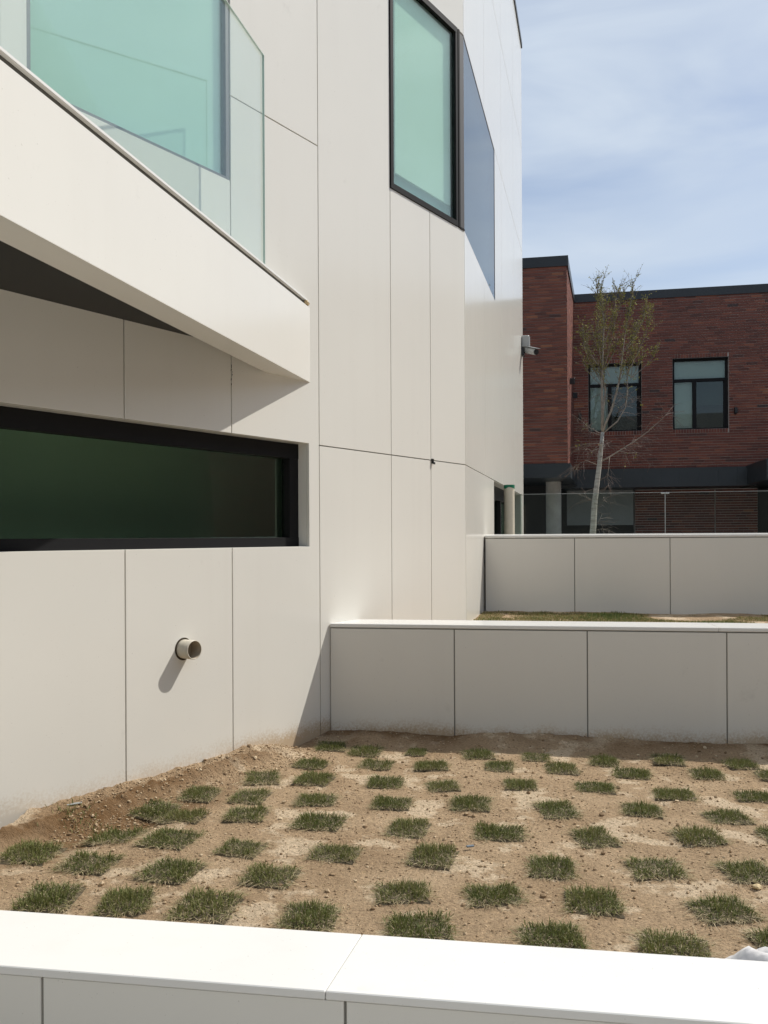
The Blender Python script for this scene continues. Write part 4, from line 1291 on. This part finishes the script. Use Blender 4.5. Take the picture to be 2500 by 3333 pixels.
# ------------------------------------------------------------------ birch
TY = 16.0
tree = thing('birch_tree', (3.87, TY, 1.0), 'slender young birch with pale trunk and sparse new leaves', 'tree')
def xz(lst, y0=TY, dy=0.0):
    n = len(lst)
    return [(x, y0 + dy * i / max(1, n - 1) + random.uniform(-.01, .01), z) for i, (x, z) in enumerate(lst)]
trunk = MB()
trunk.tube(xz([(3.85, .95), (3.897, 1.361), (3.929, 1.905), (3.988, 2.363), (4.024, 2.65), (4.062, 2.98), (4.085, 3.24)]), [.064, .058, .052, .047, .044, .037, .032], 10)
part('trunk', trunk, 'birch', tree, smooth=True)
limbs_def = [
    ([(4.085, 3.22), (4.078, 3.68), (4.07, 4.14), (4.079, 4.43), (4.093, 4.97), (4.106, 5.32), (4.067, 5.53), (4.0, 5.70), (3.97, 5.95)], .026, -.10, 1),
    ([(4.09, 3.3), (4.12, 3.7), (4.168, 4.03), (4.107, 4.38), (4.13, 4.9), (4.17, 5.5), (4.11, 6.10)], .020, .25, 1),
    ([(4.09, 3.25), (4.13, 3.4), (4.224, 3.62), (4.305, 3.91), (4.382, 4.26), (4.418, 4.67), (4.454, 5.03), (4.52, 5.4), (4.61, 5.98)], .024, -.3, 1),
    ([(4.09, 3.22), (4.38, 3.45), (4.55, 3.72), (4.60, 3.95), (4.62, 4.25), (4.70, 4.7), (4.83, 5.35)], .014, .35, 1),
    ([(4.05, 2.70), (4.21, 2.78), (4.38, 2.89), (4.65, 3.06), (4.87, 3.23), (5.10, 3.44), (5.30, 3.67)], .015, -.35, 0),
    ([(4.08, 3.20), (3.86, 3.34), (3.68, 3.53)], .009, .2, 0),
    ([(4.07, 3.18), (3.82, 3.24), (3.74, 3.30)], .008, -.2, 0),
    ([(4.06, 3.03), (3.90, 3.05), (3.55, 2.99)], .008, .3, 0),
    ([(4.05, 2.95), (3.86, 2.88), (3.71, 2.93)], .009, -.25, 0),
    ([(4.03, 2.70), (4.05, 3.02), (4.02, 3.06)], .012, -.15, 0),
    ([(4.02, 2.62), (3.80, 2.72), (3.70, 2.68), (3.6, 2.6)], .006, .2, 0),
    ([(4.21, 2.78), (4.19, 2.6), (4.16, 2.42), (4.17, 2.2)], .007, -.1, 0),
    ([(4.38, 2.89), (4.6, 2.86), (4.8, 2.88)], .005, .2, 0),
    ([(3.95, 1.9), (3.83, 2.02), (3.66, 2.08)], .004, .1, 0), ([(3.94, 1.8), (4.08, 1.95), (4.15, 2.02)], .004, -.1, 0),
    ([(3.9, 1.45), (4.02, 1.58), (4.1, 1.72)], .004, .1, 0), ([(3.89, 1.4), (4.05, 1.44), (4.2, 1.40)], .005, -.1, 0),
]
for k in range(20):                                    # lighter side limbs of the crown
    st = random.choice(limbs_def[:4])[0]; i = random.randint(2, len(st) - 3); x0, z0 = st[i]
    if z0 < 3.9: z0 = random.uniform(3.9, 4.4)
    sx = (0.62 if x0 > 4.25 else (-0.5 if random.random() < .6 else .35)) * random.uniform(.2, 1.0); hh = random.uniform(.5, 1.15)
    hh = min(hh, 5.95 - z0)
    limbs_def.append(([(x0, z0), (x0 + sx * .45, z0 + hh * .35), (x0 + sx * .8, z0 + hh * .7), (x0 + sx * .95, z0 + hh)], .007, random.uniform(-.6, .6), 1))
limbs = MB(); twigs = MB(); tips = []
for pl, r0, dy, leafy in limbs_def:
    pts = [Vector(p) for p in xz(pl, TY, dy)]
    n = len(pts)
    limbs.tube(pts, [max(.0022, r0 * (1 - .88 * i / (n - 1))) for i in range(n)], 6)
    ln = sum((pts[i + 1] - pts[i]).length for i in range(n - 1))
    for k in range(int(ln * (22 if leafy else 24))):
        t = random.uniform(.25 if leafy else .3, 1.0) * (n - 1); i = min(int(t), n - 2); p = pts[i].lerp(pts[i + 1], t - i)
        d0 = (pts[i + 1] - pts[i]).normalized()
        if leafy and p.z > 4.0:
            d = (d0 * .9 + Vector((random.gauss(0, .45), random.gauss(0, .45), .55))).normalized(); l = random.uniform(.14, .40)
        else:
            d = (d0 * .5 + Vector((random.gauss(0, .6), random.gauss(0, .6), random.uniform(-.7, .35)))).normalized(); l = random.uniform(.12, .50)
        q = [p]
        for j in range(4):
            d = (d + Vector((random.gauss(0, .18), random.gauss(0, .18), .10 if p.z > 4 else -.08))).normalized()
            q.append(q[-1] + d * l / 4)
        twigs.tube(q, [.0044, .0036, .0030, .0024, .0016], 3, cap=False)
        tips.append((q, p.z))
        for _ in range(2):
            j = random.randint(1, 3); d2 = (d + Vector((random.gauss(0, .7), random.gauss(0, .7), random.gauss(0.1 if p.z > 4 else -.25, .4)))).normalized(); l2 = random.uniform(.06, .22)
            q2 = [q[j], q[j] + d2 * l2 * .5, q[j] + d2 * l2 + Vector((0, 0, -.01))]
            twigs.tube(q2, [.0028, .0022, .0015], 3, cap=False); tips.append((q2, p.z))
part('limbs', limbs, 'limb', tree, smooth=True)
tag(part('twigs', twigs, 'bark_dark', tree), kind='stuff')
lv = MB()
for q, z in tips:
    mid = q[len(q) // 2]
    pr = 0.95 if mid.z > 4.35 else (0.45 if mid.z > 3.95 else 0.03)
    if random.random() > pr: continue
    for k in range(random.randint(2, 6)):
        i = random.randint(0, len(q) - 2); c = Vector(q[i]).lerp(Vector(q[i + 1]), random.random())
        a = Vector((random.gauss(0, 1), random.gauss(0, 1), random.gauss(-.4, .8))).normalized()
        b = a.cross(Vector((random.gauss(0, 1), random.gauss(0, 1), random.gauss(0, 1)))).normalized()
        s = random.uniform(.011, .021)
        nrm = a.cross(b) * s * .25
        t = min(1, max(0, random.gauss(.45, .27)))
        lv.add([c, c + a * s * .9 + b * s * .55 + nrm, c + a * s * 1.9, c + a * s * .9 - b * s * .55 + nrm], [(0, 1, 2), (0, 2, 3)], 0, t)
tag(part('crown', lv, 'leaf', tree), kind='stuff')
